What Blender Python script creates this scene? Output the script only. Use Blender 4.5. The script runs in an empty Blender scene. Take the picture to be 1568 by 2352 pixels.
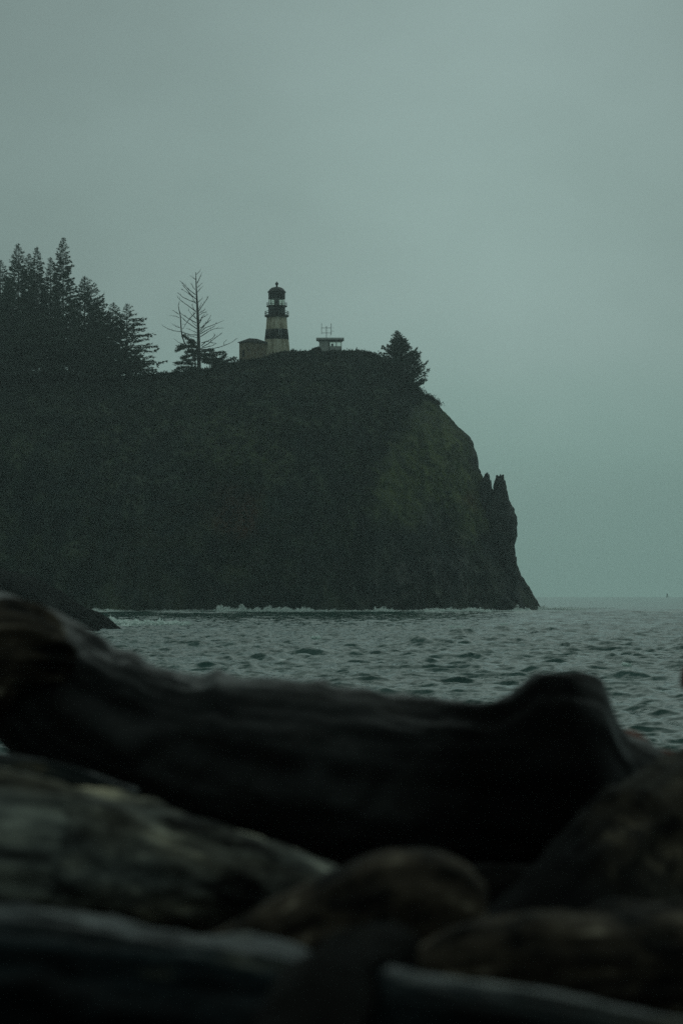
import bpy, bmesh, math, random
import numpy as np
from mathutils import Vector, Matrix
R = math.radians
random.seed(7)
rng = np.random.default_rng(11)
sc = bpy.context.scene
col = sc.collection

# ------------------------------------------------------------------ camera
F = 6207.0            # focal length in pixels of a 1568 x 2352 frame
EYE = 3.7             # camera height above the sea
PITCH = math.atan(187 / F)
cam_d = bpy.data.cameras.new("camera")
cam = bpy.data.objects.new("camera", cam_d)
col.objects.link(cam)
cam.location = (0, 0, EYE)
cam.rotation_euler = (R(90) + PITCH, 0, 0)
cam_d.sensor_fit = 'VERTICAL'
cam_d.sensor_height = 36
cam_d.sensor_width = 24
cam_d.lens = F / 2352 * 36
cam_d.clip_start = 0.1
cam_d.clip_end = 20000
cam_d.dof.use_dof = True
cam_d.dof.focus_distance = 560
cam_d.dof.aperture_fstop = 4.2
cam_d.dof.aperture_blades = 0
sc.camera = cam


def at(px, py, Y):
    """a pixel of the 1568 x 2352 frame and a distance north -> a point"""
    u = (px - 784) / F
    v = (1176 - py) / F
    c, s = math.cos(PITCH), math.sin(PITCH)
    dy = c - v * s
    dz = s + v * c
    return Vector((u / dy * Y, Y, EYE + dz / dy * Y))


def pxm(Y):
    return Y / F


# ------------------------------------------------------------------ world, sun, exposure
SUN_EL, SUN_AZ = R(38), R(9)      # azimuth measured from +Y towards +X
w = bpy.data.worlds.new("World")
sc.world = w
w.use_nodes = True
nt = w.node_tree
nt.nodes.clear()
N = nt.nodes.new
L = nt.links.new
out = N('ShaderNodeOutputWorld')
bg = N('ShaderNodeBackground')
L(bg.outputs[0], out.inputs[0])
bg.inputs[1].default_value = 0.1
sky = N('ShaderNodeTexSky')
sky.sky_type = 'NISHITA'
sky.sun_disc = False
sky.sun_elevation = SUN_EL
sky.sun_rotation = SUN_AZ
sky.air_density = 1.5
sky.dust_density = 4
tc = N('ShaderNodeTexCoord')
nrm = N('ShaderNodeVectorMath'); nrm.operation = 'NORMALIZE'
L(tc.outputs['Generated'], nrm.inputs[0])
sep = N('ShaderNodeSeparateXYZ'); L(nrm.outputs[0], sep.inputs[0])


def wmath(op, a, b=None, c=None, clamp=False):
    n = N('ShaderNodeMath'); n.operation = op; n.use_clamp = clamp
    for i, v in enumerate((a, b, c)):
        if v is None:
            continue
        if isinstance(v, (int, float)):
            n.inputs[i].default_value = v
        else:
            L(v, n.inputs[i])
    return n.outputs[0]


# soft cloud structure of the overcast
mp = N('ShaderNodeMapping'); L(nrm.outputs[0], mp.inputs[0]); mp.inputs['Scale'].default_value = (5, 5, 9)
cn = N('ShaderNodeTexNoise'); L(mp.outputs[0], cn.inputs['Vector'])
cn.inputs['Scale'].default_value = 1.0; cn.inputs['Detail'].default_value = 4; cn.inputs['Roughness'].default_value = 0.55
wob = wmath('MULTIPLY', wmath('SUBTRACT', cn.outputs[0], 0.5), 0.10)
elev = wmath('ADD', sep.outputs[2], wob)
ramp = N('ShaderNodeValToRGB'); L(elev, ramp.inputs[0])
cr = ramp.color_ramp
cr.interpolation = 'EASE'
SK = [(0.0, (0.216, 0.352, 0.316)), (0.05, (0.212, 0.334, 0.303)), (0.12, (0.232, 0.326, 0.308)), (0.22, (0.226, 0.310, 0.298)),
      (0.45, (0.31, 0.42, 0.39)), (1.0, (0.45, 0.58, 0.54))]
cr.elements[0].position = SK[0][0]; cr.elements[0].color = (*SK[0][1], 1)
cr.elements[1].position = SK[-1][0]; cr.elements[1].color = (*SK[-1][1], 1)
for p, c in SK[1:-1]:
    e = cr.elements.new(p); e.color = (*c, 1)
# brighter cloud towards the hidden sun, darker over the land behind the beach
gl = N('ShaderNodeVectorMath'); gl.operation = 'DOT_PRODUCT'
L(nrm.outputs[0], gl.inputs[0])
ga, ge = R(2.5), R(9.0)
gl.inputs[1].default_value = (math.sin(ga) * math.cos(ge), math.cos(ga) * math.cos(ge), math.sin(ge))
ang = wmath('ARCCOSINE', wmath('MINIMUM', gl.outputs['Value'], 1.0))
g1 = wmath('EXPONENT', wmath('MULTIPLY', wmath('POWER', wmath('DIVIDE', ang, R(7.5)), 2.0), -1.0))
glow = wmath('ADD', wmath('MULTIPLY', g1, 0.38), 0.70)
mr = N('ShaderNodeMapRange'); L(sep.outputs[1], mr.inputs[0])
mr.inputs[1].default_value = -0.5; mr.inputs[2].default_value = 0.9; mr.inputs[3].default_value = 0.43; mr.inputs[4].default_value = 1.0
mod = wmath('MULTIPLY', wmath('MULTIPLY', glow, mr.outputs[0]), wmath('ADD', wmath('MULTIPLY', wmath('SUBTRACT', cn.outputs[0], 0.5), 0.52), 1.0))
SKY_GAIN = 71.0
mul = N('ShaderNodeVectorMath'); mul.operation = 'SCALE'
L(ramp.outputs[0], mul.inputs[0]); L(wmath('MULTIPLY', mod, SKY_GAIN), mul.inputs['Scale'])
mx = N('ShaderNodeMix'); mx.data_type = 'RGBA'
mx.inputs[0].default_value = 0.97
L(sky.outputs[0], mx.inputs[6]); L(mul.outputs[0], mx.inputs[7])
L(mx.outputs[2], bg.inputs[0])

sd = bpy.data.lights.new("sun", 'SUN')
sd.energy = 0.5
sd.angle = R(40)
sd.color = (.86, 1.0, .93)
sun = bpy.data.objects.new("sun", sd)
col.objects.link(sun)
dirv = Vector((math.sin(SUN_AZ) * math.cos(SUN_EL), math.cos(SUN_AZ) * math.cos(SUN_EL), math.sin(SUN_EL)))
sun.rotation_euler = dirv.to_track_quat('Z', 'Y').to_euler()

sc.view_settings.view_transform = 'Standard'
sc.view_settings.look = 'None'
sc.view_settings.exposure = -2.6
sc.view_settings.gamma = 1
sc.view_settings.use_curve_mapping = False
sc.cycles.max_bounces = 12
sc.cycles.diffuse_bounces = 8
sc.cycles.volume_bounces = 4
sc.cycles.use_denoising = False


# ------------------------------------------------------------------ helpers
def tag(o, label=None, cat=None, group=None, kind=None):
    if label: o["label"] = label
    if cat: o["category"] = cat
    if group: o["group"] = group
    if kind: o["kind"] = kind
    return o


def empty(name, loc, rz=0):
    o = bpy.data.objects.new(name, None)
    o.empty_display_size = 0.2
    o.location = loc
    o.rotation_euler = (0, 0, rz)
    col.objects.link(o)
    return o


def mesh_np(name, V, faces_flat, sizes, mat, parent=None, smooth=True, loc=None):
    V = np.asarray(V, dtype=np.float64).reshape(-1, 3)
    if loc is not None:
        V = V - np.array(loc)
    me = bpy.data.meshes.new(name)
    me.vertices.add(len(V)); me.vertices.foreach_set('co', V.astype(np.float32).ravel())
    ff = np.asarray(faces_flat, dtype=np.int32).ravel()
    sizes = np.asarray(sizes, dtype=np.int32)
    me.loops.add(len(ff)); me.loops.foreach_set('vertex_index', ff)
    me.polygons.add(len(sizes))
    st = np.concatenate([[0], np.cumsum(sizes)[:-1]]).astype(np.int32)
    me.polygons.foreach_set('loop_start', st)
    me.polygons.foreach_set('loop_total', sizes)
    me.polygons.foreach_set('use_smooth', np.full(len(sizes), smooth, dtype=bool))
    me.update(calc_edges=True)
    me.validate()
    if mat: me.materials.append(mat)
    o = bpy.data.objects.new(name, me)
    col.objects.link(o)
    if parent: o.parent = parent
    if loc is not None and parent is None:
        o.location = loc
    return o


def grid_faces(nr, nc, wrap=False):
    r = np.arange(nr - 1)[:, None]; c = np.arange(nc if wrap else nc - 1)[None, :]
    c2 = (c + 1) % nc
    f = np.stack([r * nc + c, r * nc + c2, (r + 1) * nc + c2, (r + 1) * nc + c], -1)
    return f.reshape(-1, 4)


def bm_obj(name, bm, mat, parent=None, smooth=False, loc=None):
    me = bpy.data.meshes.new(name)
    bmesh.ops.recalc_face_normals(bm, faces=bm.faces[:])
    bm.to_mesh(me); bm.free()
    if smooth:
        for p in me.polygons: p.use_smooth = True
    if mat: me.materials.append(mat)
    o = bpy.data.objects.new(name, me)
    col.objects.link(o)
    if parent: o.parent = parent
    if loc is not None: o.location = loc
    return o


def lathe(bm, prof, seg=32, a0=0):
    rows = []
    for r, z in prof:
        rows.append([bm.verts.new((r * math.cos(a0 + 2 * math.pi * i / seg), r * math.sin(a0 + 2 * math.pi * i / seg), z)) for i in range(seg)])
    for a, b in zip(rows, rows[1:]):
        for i in range(seg):
            bm.faces.new((a[i], a[(i + 1) % seg], b[(i + 1) % seg], b[i]))
    if prof[0][0] > 0.001: bm.faces.new(rows[0][::-1])
    if prof[-1][0] > 0.001: bm.faces.new(rows[-1])
    return bm


def box(bm, x0, x1, y0, y1, z0, z1):
    vs = [bm.verts.new(p) for p in ((x0, y0, z0), (x1, y0, z0), (x1, y1, z0), (x0, y1, z0), (x0, y0, z1), (x1, y0, z1), (x1, y1, z1), (x0, y1, z1))]
    for f in ((0, 3, 2, 1), (4, 5, 6, 7), (0, 1, 5, 4), (1, 2, 6, 5), (2, 3, 7, 6), (3, 0, 4, 7)):
        bm.faces.new([vs[i] for i in f])


def tube(bm, pts, rad, seg=6):
    pts = [Vector(p) for p in pts]
    n = len(pts)
    if isinstance(rad, (int, float)): rad = [rad] * n
    rows = []
    for i, p in enumerate(pts):
        t = (pts[min(i + 1, n - 1)] - pts[max(i - 1, 0)]).normalized()
        up = Vector((0, 1, 0)) if abs(t.y) < 0.9 else Vector((1, 0, 0))
        a = t.cross(up).normalized(); b = t.cross(a).normalized()
        rows.append([bm.verts.new(p + (a * math.cos(2 * math.pi * k / seg) + b * math.sin(2 * math.pi * k / seg)) * rad[i]) for k in range(seg)])
    for a, b in zip(rows, rows[1:]):
        for k in range(seg):
            bm.faces.new((a[k], a[(k + 1) % seg], b[(k + 1) % seg], b[k]))
    bm.faces.new(rows[0][::-1]); bm.faces.new(rows[-1])


# value noise (numpy)
def _hash(ix, iy, iz, seed):
    h = (ix.astype(np.int64) * 374761393 + iy.astype(np.int64) * 668265263 + iz.astype(np.int64) * 2147483647 + seed * 974634777) & 0xFFFFFFFF
    h = ((h ^ (h >> 13)) * 1274126177) & 0xFFFFFFFF
    h = (h ^ (h >> 16)) & 0xFFFFFF
    return h / float(0xFFFFFF)


def vnoise(x, y, z, seed=0):
    x, y, z = np.broadcast_arrays(np.asarray(x, float), np.asarray(y, float), np.asarray(z, float))
    ix, iy, iz = np.floor(x), np.floor(y), np.floor(z)
    fx, fy, fz = x - ix, y - iy, z - iz
    fx = fx * fx * fx * (fx * (fx * 6 - 15) + 10); fy = fy * fy * fy * (fy * (fy * 6 - 15) + 10); fz = fz * fz * fz * (fz * (fz * 6 - 15) + 10)
    ix = ix.astype(np.int64); iy = iy.astype(np.int64); iz = iz.astype(np.int64)
    o = 0
    for dx in (0, 1):
        for dy in (0, 1):
            for dz in (0, 1):
                wgt = (fx if dx else 1 - fx) * (fy if dy else 1 - fy) * (fz if dz else 1 - fz)
                o = o + wgt * _hash(ix + dx, iy + dy, iz + dz, seed)
    return o * 2 - 1


def fbm(x, y, z, octv=5, gain=0.5, lac=2.03, seed=0):
    a, s, t = 1.0, 0, 0
    for i in range(octv):
        s = s + a * vnoise(x, y, z, seed + i * 17); t += a
        x = x * lac + 3.1; y = y * lac + 1.7; z = z * lac + 5.3; a *= gain
    return s / t


# ------------------------------------------------------------------ materials
def new_mat(name):
    m = bpy.data.materials.new(name); m.use_nodes = True
    nt = m.node_tree
    return m, nt, nt.nodes['Principled BSDF']


def noise_mat(name, cols, scale=1.0, rough=0.9, detail=6, stretch=(1, 1, 1), bump=0.0, bscale=None, spec=0.2, coord='Object', lo=0.3, hi=0.7, metallic=0):
    m, nt, b = new_mat(name)
    tc = nt.nodes.new('ShaderNodeTexCoord'); mp = nt.nodes.new('ShaderNodeMapping')
    nt.links.new(tc.outputs[coord], mp.inputs[0]); mp.inputs['Scale'].default_value = stretch
    n = nt.nodes.new('ShaderNodeTexNoise'); nt.links.new(mp.outputs[0], n.inputs['Vector'])
    n.inputs['Scale'].default_value = scale; n.inputs['Detail'].default_value = detail; n.inputs['Roughness'].default_value = 0.6
    r = nt.nodes.new('ShaderNodeValToRGB'); nt.links.new(n.outputs[0], r.inputs[0])
    for i, c in enumerate(cols):
        p = lo + (hi - lo) * i / max(1, len(cols) - 1)
        if i < 2: e = r.color_ramp.elements[i]; e.position = p
        else: e = r.color_ramp.elements.new(p)
        e.color = (*c, 1)
    nt.links.new(r.outputs[0], b.inputs['Base Color'])
    b.inputs['Roughness'].default_value = rough
    b.inputs['Specular IOR Level'].default_value = spec
    b.inputs['Metallic'].default_value = metallic
    if bump:
        n2 = nt.nodes.new('ShaderNodeTexNoise'); nt.links.new(mp.outputs[0], n2.inputs['Vector'])
        n2.inputs['Scale'].default_value = bscale or scale * 3; n2.inputs['Detail'].default_value = 5
        bu = nt.nodes.new('ShaderNodeBump'); bu.inputs['Strength'].default_value = bump
        nt.links.new(n2.outputs[0], bu.inputs['Height']); nt.links.new(bu.outputs[0], b.inputs['Normal'])
    return m


M = {}
M['needles'] = noise_mat('needles', [(.03, .048, .036), (.055, .08, .055), (.08, .105, .075)], 0.6, 0.8)
M['bark'] = noise_mat('bark', [(.03, .025, .02), (.07, .06, .05)], 2, 0.95, stretch=(3, 3, .6))
M['dead_wood'] = noise_mat('dead_wood', [(.05, .05, .047), (.10, .10, .095)], 2, 0.9, stretch=(3, 3, .6))
M['white_wall'] = noise_mat('white_wall', [(.22, .18, .11), (.62, .57, .42), (.84, .80, .64)], 1.0, 0.8, stretch=(1.4, 1.4, .3), lo=.34, hi=.62, bump=.15)
M['black_band'] = noise_mat('black_band', [(.012, .016, .018), (.03, .035, .036), (.22, .21, .18)], .8, 0.75, stretch=(1.2, 1.2, .8), lo=.42, hi=.66)
M['black_paint'] = noise_mat('black_paint', [(.012, .015, .017), (.028, .032, .034)], 1.5, 0.5, spec=.4)
M['rust_iron'] = noise_mat('rust_iron', [(.03, .028, .026), (.07, .055, .045)], 2.5, 0.6)
M['stone_wall'] = noise_mat('stone_wall', [(.14, .11, .08), (.32, .27, .19), (.42, .36, .26)], 0.9, 0.9, bump=.3)
M['roof'] = noise_mat('roof', [(.03, .032, .033), (.06, .06, .058)], 1.2, 0.85)
M['pale_board'] = noise_mat('pale_board', [(.5, .52, .48), (.8, .82, .78)], 1.4, 0.7, stretch=(.6, .6, 2.5))
M['pale_trim'] = noise_mat('pale_trim', [(.65, .68, .65), (.85, .87, .84)], 1.0, 0.6)
M['metal'] = noise_mat('metal', [(.10, .11, .11), (.16, .17, .17)], 3, 0.5, metallic=.5)
M['sand'] = noise_mat('sand', [(.015, .015, .014), (.04, .038, .034), (.075, .07, .06)], 6, 0.95, bump=.5, bscale=25)
M['rock'] = noise_mat('rock', [(.020, .024, .024), (.042, .046, .044), (.07, .07, .062)], 0.35, 0.9, stretch=(1, 1, .6), bump=.6, bscale=1.5)
M['dark_rock'] = noise_mat('dark_rock', [(.005, .006, .006), (.012, .013, .013), (.024, .026, .025)], 0.5, 0.97, bump=.5, bscale=2.0, spec=.03)
M['cover'] = noise_mat('cover', [(.016, .026, .020), (.030, .042, .030), (.052, .054, .036)], 0.09, 0.95)

# glass
m, nt2, b = new_mat('lantern_glass')
b.inputs['Base Color'].default_value = (.9, .95, .93, 1)
g = nt2.nodes.new('ShaderNodeBsdfTransparent'); g.inputs[0].default_value = (.93, .96, .93, 1)
gs = nt2.nodes.new('ShaderNodeBsdfGlossy'); gs.inputs['Roughness'].default_value = .05
ms = nt2.nodes.new('ShaderNodeMixShader'); ms.inputs[0].default_value = .1
nt2.links.new(g.outputs[0], ms.inputs[1]); nt2.links.new(gs.outputs[0], ms.inputs[2])
nt2.links.new(ms.outputs[0], nt2.nodes['Material Output'].inputs[0])
M['glass'] = m


def wood_mat(name, dark, mid, light, warm=None, lo=.35, hi=.72, rough=.7, spec=.35, seed=0.0, sc_=(5, 15)):
    """weathered driftwood: grain follows the UV map (u metres along, v metres round)"""
    m, nt, b = new_mat(name)
    nn, ll = nt.nodes.new, nt.links.new
    uv = nn('ShaderNodeUVMap'); uv.uv_map = 'grain'
    mp = nn('ShaderNodeMapping'); ll(uv.outputs[0], mp.inputs[0]); mp.inputs['Scale'].default_value = (*sc_, 1); mp.inputs['Location'].default_value = (seed, seed * 1.7, seed * .3)
    n = nn('ShaderNodeTexNoise'); ll(mp.outputs[0], n.inputs['Vector']); n.inputs['Scale'].default_value = 1; n.inputs['Detail'].default_value = 8; n.inputs['Roughness'].default_value = .65; n.inputs['Distortion'].default_value = .4
    mp2 = nn('ShaderNodeMapping'); ll(uv.outputs[0], mp2.inputs[0]); mp2.inputs['Scale'].default_value = (2.0, 5, 1); mp2.inputs['Location'].default_value = (seed * 2, seed, 4)
    n2 = nn('ShaderNodeTexNoise'); ll(mp2.outputs[0], n2.inputs['Vector']); n2.inputs['Scale'].default_value = 2.0; n2.inputs['Detail'].default_value = 5
    mixv = nn('ShaderNodeMath'); mixv.operation = 'MULTIPLY_ADD'; ll(n.outputs[0], mixv.inputs[0]); mixv.inputs[1].default_value = .55
    sc2 = nn('ShaderNodeMath'); sc2.operation = 'MULTIPLY'; ll(n2.outputs[0], sc2.inputs[0]); sc2.inputs[1].default_value = .45
    ll(sc2.outputs[0], mixv.inputs[2])
    r = nn('ShaderNodeValToRGB'); ll(mixv.outputs[0], r.inputs[0])
    r.color_ramp.elements[0].position = lo; r.color_ramp.elements[0].color = (*dark, 1)
    r.color_ramp.elements[1].position = hi; r.color_ramp.elements[1].color = (*light, 1)
    e = r.color_ramp.elements.new((lo + hi) / 2 + .02); e.color = (*mid, 1)
    cout = r.outputs[0]
    if warm:
        n3 = nn('ShaderNodeTexNoise'); ll(mp2.outputs[0], n3.inputs['Vector']); n3.inputs['Scale'].default_value = .9; n3.inputs['Detail'].default_value = 3
        mr = nn('ShaderNodeMapRange'); ll(n3.outputs[0], mr.inputs[0]); mr.inputs[1].default_value = .45; mr.inputs[2].default_value = .62
        mc = nn('ShaderNodeMix'); mc.data_type = 'RGBA'; mc.blend_type = 'MULTIPLY'; ll(mr.outputs[0], mc.inputs[0]); ll(cout, mc.inputs[6]); mc.inputs[7].default_value = (*warm, 1)
        cout = mc.outputs[2]
    ll(cout, b.inputs['Base Color'])
    b.inputs['Roughness'].default_value = rough; b.inputs['Specular IOR Level'].default_value = spec
    bu = nn('ShaderNodeBump'); bu.inputs['Strength'].default_value = .7; bu.inputs['Distance'].default_value = .012
    ll(mixv.outputs[0], bu.inputs['Height']); ll(bu.outputs[0], b.inputs['Normal'])
    return m


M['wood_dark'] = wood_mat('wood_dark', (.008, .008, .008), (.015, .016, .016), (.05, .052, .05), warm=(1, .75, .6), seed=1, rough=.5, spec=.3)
M['wood_grey'] = wood_mat('wood_grey', (.012, .012, .012), (.15, .16, .15), (.50, .51, .44), warm=(1, .85, .68), lo=.42, hi=.62, sc_=(8, 17), seed=7, rough=.85, spec=.15)
M['wood_blue'] = wood_mat('wood_blue', (.007, .009, .010), (.014, .024, .028), (.13, .125, .095), warm=(1, .82, .66), lo=.40, hi=.66, seed=12, rough=.42, spec=.12)
M['wood_brown'] = wood_mat('wood_brown', (.009, .008, .007), (.08, .062, .045), (.50, .42, .32), lo=.44, hi=.66, sc_=(11, 17), seed=21, rough=.85, spec=.12)
M['wood_red'] = wood_mat('wood_red', (.05, .018, .014), (.14, .045, .03), (.22, .08, .055), seed=31, rough=.8, spec=.15)
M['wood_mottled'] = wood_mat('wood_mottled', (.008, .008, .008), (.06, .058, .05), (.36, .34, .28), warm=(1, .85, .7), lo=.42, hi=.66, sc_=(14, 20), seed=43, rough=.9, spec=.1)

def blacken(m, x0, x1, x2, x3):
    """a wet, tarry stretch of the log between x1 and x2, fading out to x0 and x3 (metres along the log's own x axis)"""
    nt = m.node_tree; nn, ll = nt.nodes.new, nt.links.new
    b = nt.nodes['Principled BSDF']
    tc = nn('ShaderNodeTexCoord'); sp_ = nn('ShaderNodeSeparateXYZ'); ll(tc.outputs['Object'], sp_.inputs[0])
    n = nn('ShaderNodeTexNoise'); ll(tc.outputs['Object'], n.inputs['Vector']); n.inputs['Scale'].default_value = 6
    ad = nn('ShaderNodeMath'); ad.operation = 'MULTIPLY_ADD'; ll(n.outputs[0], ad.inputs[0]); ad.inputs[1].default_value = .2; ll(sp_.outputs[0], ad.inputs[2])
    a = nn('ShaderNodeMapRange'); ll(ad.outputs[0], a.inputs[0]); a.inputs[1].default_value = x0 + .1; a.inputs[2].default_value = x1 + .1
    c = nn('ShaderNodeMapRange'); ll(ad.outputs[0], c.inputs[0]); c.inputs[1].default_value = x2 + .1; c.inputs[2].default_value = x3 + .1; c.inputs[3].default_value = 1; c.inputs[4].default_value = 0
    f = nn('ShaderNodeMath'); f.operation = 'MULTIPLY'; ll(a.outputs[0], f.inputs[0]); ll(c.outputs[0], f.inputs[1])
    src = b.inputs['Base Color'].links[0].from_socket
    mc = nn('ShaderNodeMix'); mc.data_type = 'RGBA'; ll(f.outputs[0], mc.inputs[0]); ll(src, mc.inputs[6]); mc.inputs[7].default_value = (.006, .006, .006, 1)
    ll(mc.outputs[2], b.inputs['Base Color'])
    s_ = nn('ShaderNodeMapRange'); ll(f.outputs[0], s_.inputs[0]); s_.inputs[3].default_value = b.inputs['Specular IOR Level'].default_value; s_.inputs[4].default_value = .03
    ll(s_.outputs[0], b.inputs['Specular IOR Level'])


blacken(M['wood_dark'], .12, .40, .68, .78)  # shade painted over the knob, whose top would otherwise catch the sky
blacken(M['wood_mottled'], -5, -4, -.28, -.06)  # lower left end sinks into painted shade
M['wood_black'] = wood_mat('wood_black', (.006, .006, .006), (.012, .011, .010), (.035, .032, .028), seed=51, rough=.95, spec=.05)

# water
m, nt2, b = new_mat('sea_water')
nn, ll = nt2.nodes.new, nt2.links.new
b.inputs['Roughness'].default_value = .16
b.inputs['IOR'].default_value = 1.33
b.inputs['Specular IOR Level'].default_value = .40
geo = nn('ShaderNodeNewGeometry')


def wn(scale, amp, stretch=(1, 1, 1)):
    mp = nn('ShaderNodeMapping'); ll(geo.outputs['Position'], mp.inputs[0]); mp.inputs['Scale'].default_value = stretch
    n = nn('ShaderNodeTexNoise'); ll(mp.outputs[0], n.inputs['Vector']); n.inputs['Scale'].default_value = scale; n.inputs['Detail'].default_value = 3; n.inputs['Roughness'].default_value = .6
    s = nn('ShaderNodeVectorMath'); s.operation = 'SUBTRACT'; ll(n.outputs['Color'], s.inputs[0]); s.inputs[1].default_value = (.5, .5, .5)
    k = nn('ShaderNodeVectorMath'); k.operation = 'SCALE'; ll(s.outputs[0], k.inputs[0]); k.inputs['Scale'].default_value = amp
    return k.outputs[0]


a1 = nn('ShaderNodeVectorMath'); ll(wn(3.2, .8, (.8, 1.2, 1)), a1.inputs[0]); ll(wn(.8, .6, (.7, 1.3, 1)), a1.inputs[1])
flat = nn('ShaderNodeVectorMath'); flat.operation = 'MULTIPLY'; ll(a1.outputs[0], flat.inputs[0]); flat.inputs[1].default_value = (1, 1, 0)
a2 = nn('ShaderNodeVectorMath'); ll(geo.outputs['Normal'], a2.inputs[0]); ll(flat.outputs[0], a2.inputs[1])
a3 = nn('ShaderNodeVectorMath'); a3.operation = 'NORMALIZE'; ll(a2.outputs[0], a3.inputs[0])
ll(a3.outputs[0], b.inputs['Normal'])
at_ = nn('ShaderNodeAttribute'); at_.attribute_name = 'foam'
fn = nn('ShaderNodeTexNoise'); ll(geo.outputs['Position'], fn.inputs['Vector']); fn.inputs['Scale'].default_value = 1.6; fn.inputs['Detail'].default_value = 5; fn.inputs['Roughness'].default_value = .7
fm = nn('ShaderNodeMath'); fm.operation = 'MULTIPLY_ADD'; ll(at_.outputs['Fac'], fm.inputs[0]); fm.inputs[1].default_value = 1.0
fs = nn('ShaderNodeMath'); fs.operation = 'SUBTRACT'; ll(fn.outputs[0], fs.inputs[0]); fs.inputs[1].default_value = .95
ll(fs.outputs[0], fm.inputs[2])
fr = nn('ShaderNodeMapRange'); ll(fm.outputs[0], fr.inputs[0]); fr.inputs[1].default_value = 0; fr.inputs[2].default_value = .25
mc = nn('ShaderNodeMix'); mc.data_type = 'RGBA'; ll(fr.outputs[0], mc.inputs[0])
wc = nn('ShaderNodeTexNoise'); ll(geo.outputs['Position'], wc.inputs['Vector']); wc.inputs['Scale'].default_value = .05; wc.inputs['Detail'].default_value = 3
wr = nn('ShaderNodeValToRGB'); ll(wc.outputs[0], wr.inputs[0])
wr.color_ramp.elements[0].position = .35; wr.color_ramp.elements[0].color = (.012, .062, .050, 1)
wr.color_ramp.elements[1].position = .65; wr.color_ramp.elements[1].color = (.020, .085, .072, 1)
ll(wr.outputs[0], mc.inputs[6]); mc.inputs[7].default_value = (.82, .86, .84, 1)
ll(mc.outputs[2], b.inputs['Base Color'])
rr = nn('ShaderNodeMapRange'); ll(fr.outputs[0], rr.inputs[0]); rr.inputs[3].default_value = .10; rr.inputs[4].default_value = .9
ll(rr.outputs[0], b.inputs['Roughness'])
M['water'] = m
m, nt2, b = new_mat('sea_foam')
d_ = nt2.nodes.new('ShaderNodeBsdfDiffuse'); d_.inputs[0].default_value = (.86, .93, .90, 1)
t_ = nt2.nodes.new('ShaderNodeBsdfTranslucent'); t_.inputs[0].default_value = (.90, .97, .94, 1)
ms = nt2.nodes.new('ShaderNodeMixShader'); ms.inputs[0].default_value = .75
nt2.links.new(d_.outputs[0], ms.inputs[1]); nt2.links.new(t_.outputs[0], ms.inputs[2])
nt2.links.new(ms.outputs[0], nt2.nodes['Material Output'].inputs[0])
M['foam'] = m

# headland: dark vegetation over rock, patches from the mesh's own attributes
m, nt2, b = new_mat('headland_ground')
nn, ll = nt2.nodes.new, nt2.links.new
tc2 = nn('ShaderNodeTexCoord')


def hn(scale, stretch=(1, 1, 1), detail=6, rough=.6):
    mp = nn('ShaderNodeMapping'); ll(tc2.outputs['Object'], mp.inputs[0]); mp.inputs['Scale'].default_value = stretch
    n = nn('ShaderNodeTexNoise'); ll(mp.outputs[0], n.inputs['Vector']); n.inputs['Scale'].default_value = scale; n.inputs['Detail'].default_value = detail; n.inputs['Roughness'].default_value = rough
    return n.outputs[0]


def hramp(src, stops):
    r = nn('ShaderNodeValToRGB'); ll(src, r.inputs[0])
    for i, (p, c) in enumerate(stops):
        e = r.color_ramp.elements[i] if i < 2 else r.color_ramp.elements.new(p)
        e.position = p; e.color = (*c, 1)
    return r.outputs[0]


def hmix(f, a, bb):
    k = nn('ShaderNodeMix'); k.data_type = 'RGBA'; ll(f, k.inputs[0])
    ll(a, k.inputs[6])
    if isinstance(bb, tuple): k.inputs[7].default_value = (*bb, 1)
    else: ll(bb, k.inputs[7])
    return k.outputs[2]


veg = hramp(hn(.16), [(.36, (.011, .021, .021)), (.5, (.032, .050, .040)), (.64, (.085, .105, .066))])
rock = hramp(hn(.35, (1, 1, .5)), [(.34, (.010, .015, .018)), (.5, (.036, .040, .040)), (.66, (.13, .13, .12))])


def hattr(nm):
    a = nn('ShaderNodeAttribute'); a.attribute_name = nm
    return a.outputs['Fac']


c0 = hmix(hattr('rocky'), veg, rock)
mossc = hramp(hn(.5), [(.35, (.035, .052, .025)), (.65, (.16, .19, .07))])
c1 = hmix(hattr('moss'), c0, mossc)
c2 = hmix(hattr('rust'), c1, (.20, .085, .05))
ll(c2, b.inputs['Base Color']); b.inputs['Roughness'].default_value = .95; b.inputs['Specular IOR Level'].default_value = .15
bu = nn('ShaderNodeBump'); bu.inputs['Strength'].default_value = .8; bu.inputs['Distance'].default_value = .5
ll(hn(.9, detail=8), bu.inputs['Height']); ll(bu.outputs[0], b.inputs['Normal'])
M['headland'] = m

# ------------------------------------------------------------------ terrain: headland
YR = 605.0
ridge = [(-700, 800), (-400, 830), (-150, 850), (0, 862), (150, 866), (300, 868), (345, 868), (400, 860), (450, 856), (500, 850), (550, 837), (600, 828), (650, 817),
         (690, 812), (760, 812), (790, 811), (830, 811), (865, 818), (900, 840), (935, 868), (953, 889), (974, 907), (995, 920), (1007, 929),
         (1030, 955), (1050, 979), (1068, 994), (1081, 1004), (1089, 1025), (1096, 1045), (1100, 1075), (1106, 1094), (1113, 1120), (1124, 1140), (1138, 1165),
         (1152, 1195), (1163, 1230), (1174, 1262), (1186, 1297), (1199, 1326), (1207, 1338), (1215, 1348), (1228, 1374), (1244, 1397), (1256, 1416)]
P = np.array([list(at(x, y, YR)) for x, y in ridge])[:, [0, 2]]
sg = np.concatenate([[0], np.cumsum(np.hypot(*np.diff(P, axis=0).T))])
NS = 560
ss = np.concatenate([np.linspace(0, sg[2], 40)[:-1], np.linspace(sg[2], sg[-1], NS - 39)])
RX = np.interp(ss, sg, P[:, 0]); RZ = np.interp(ss, sg, P[:, 1])
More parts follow.
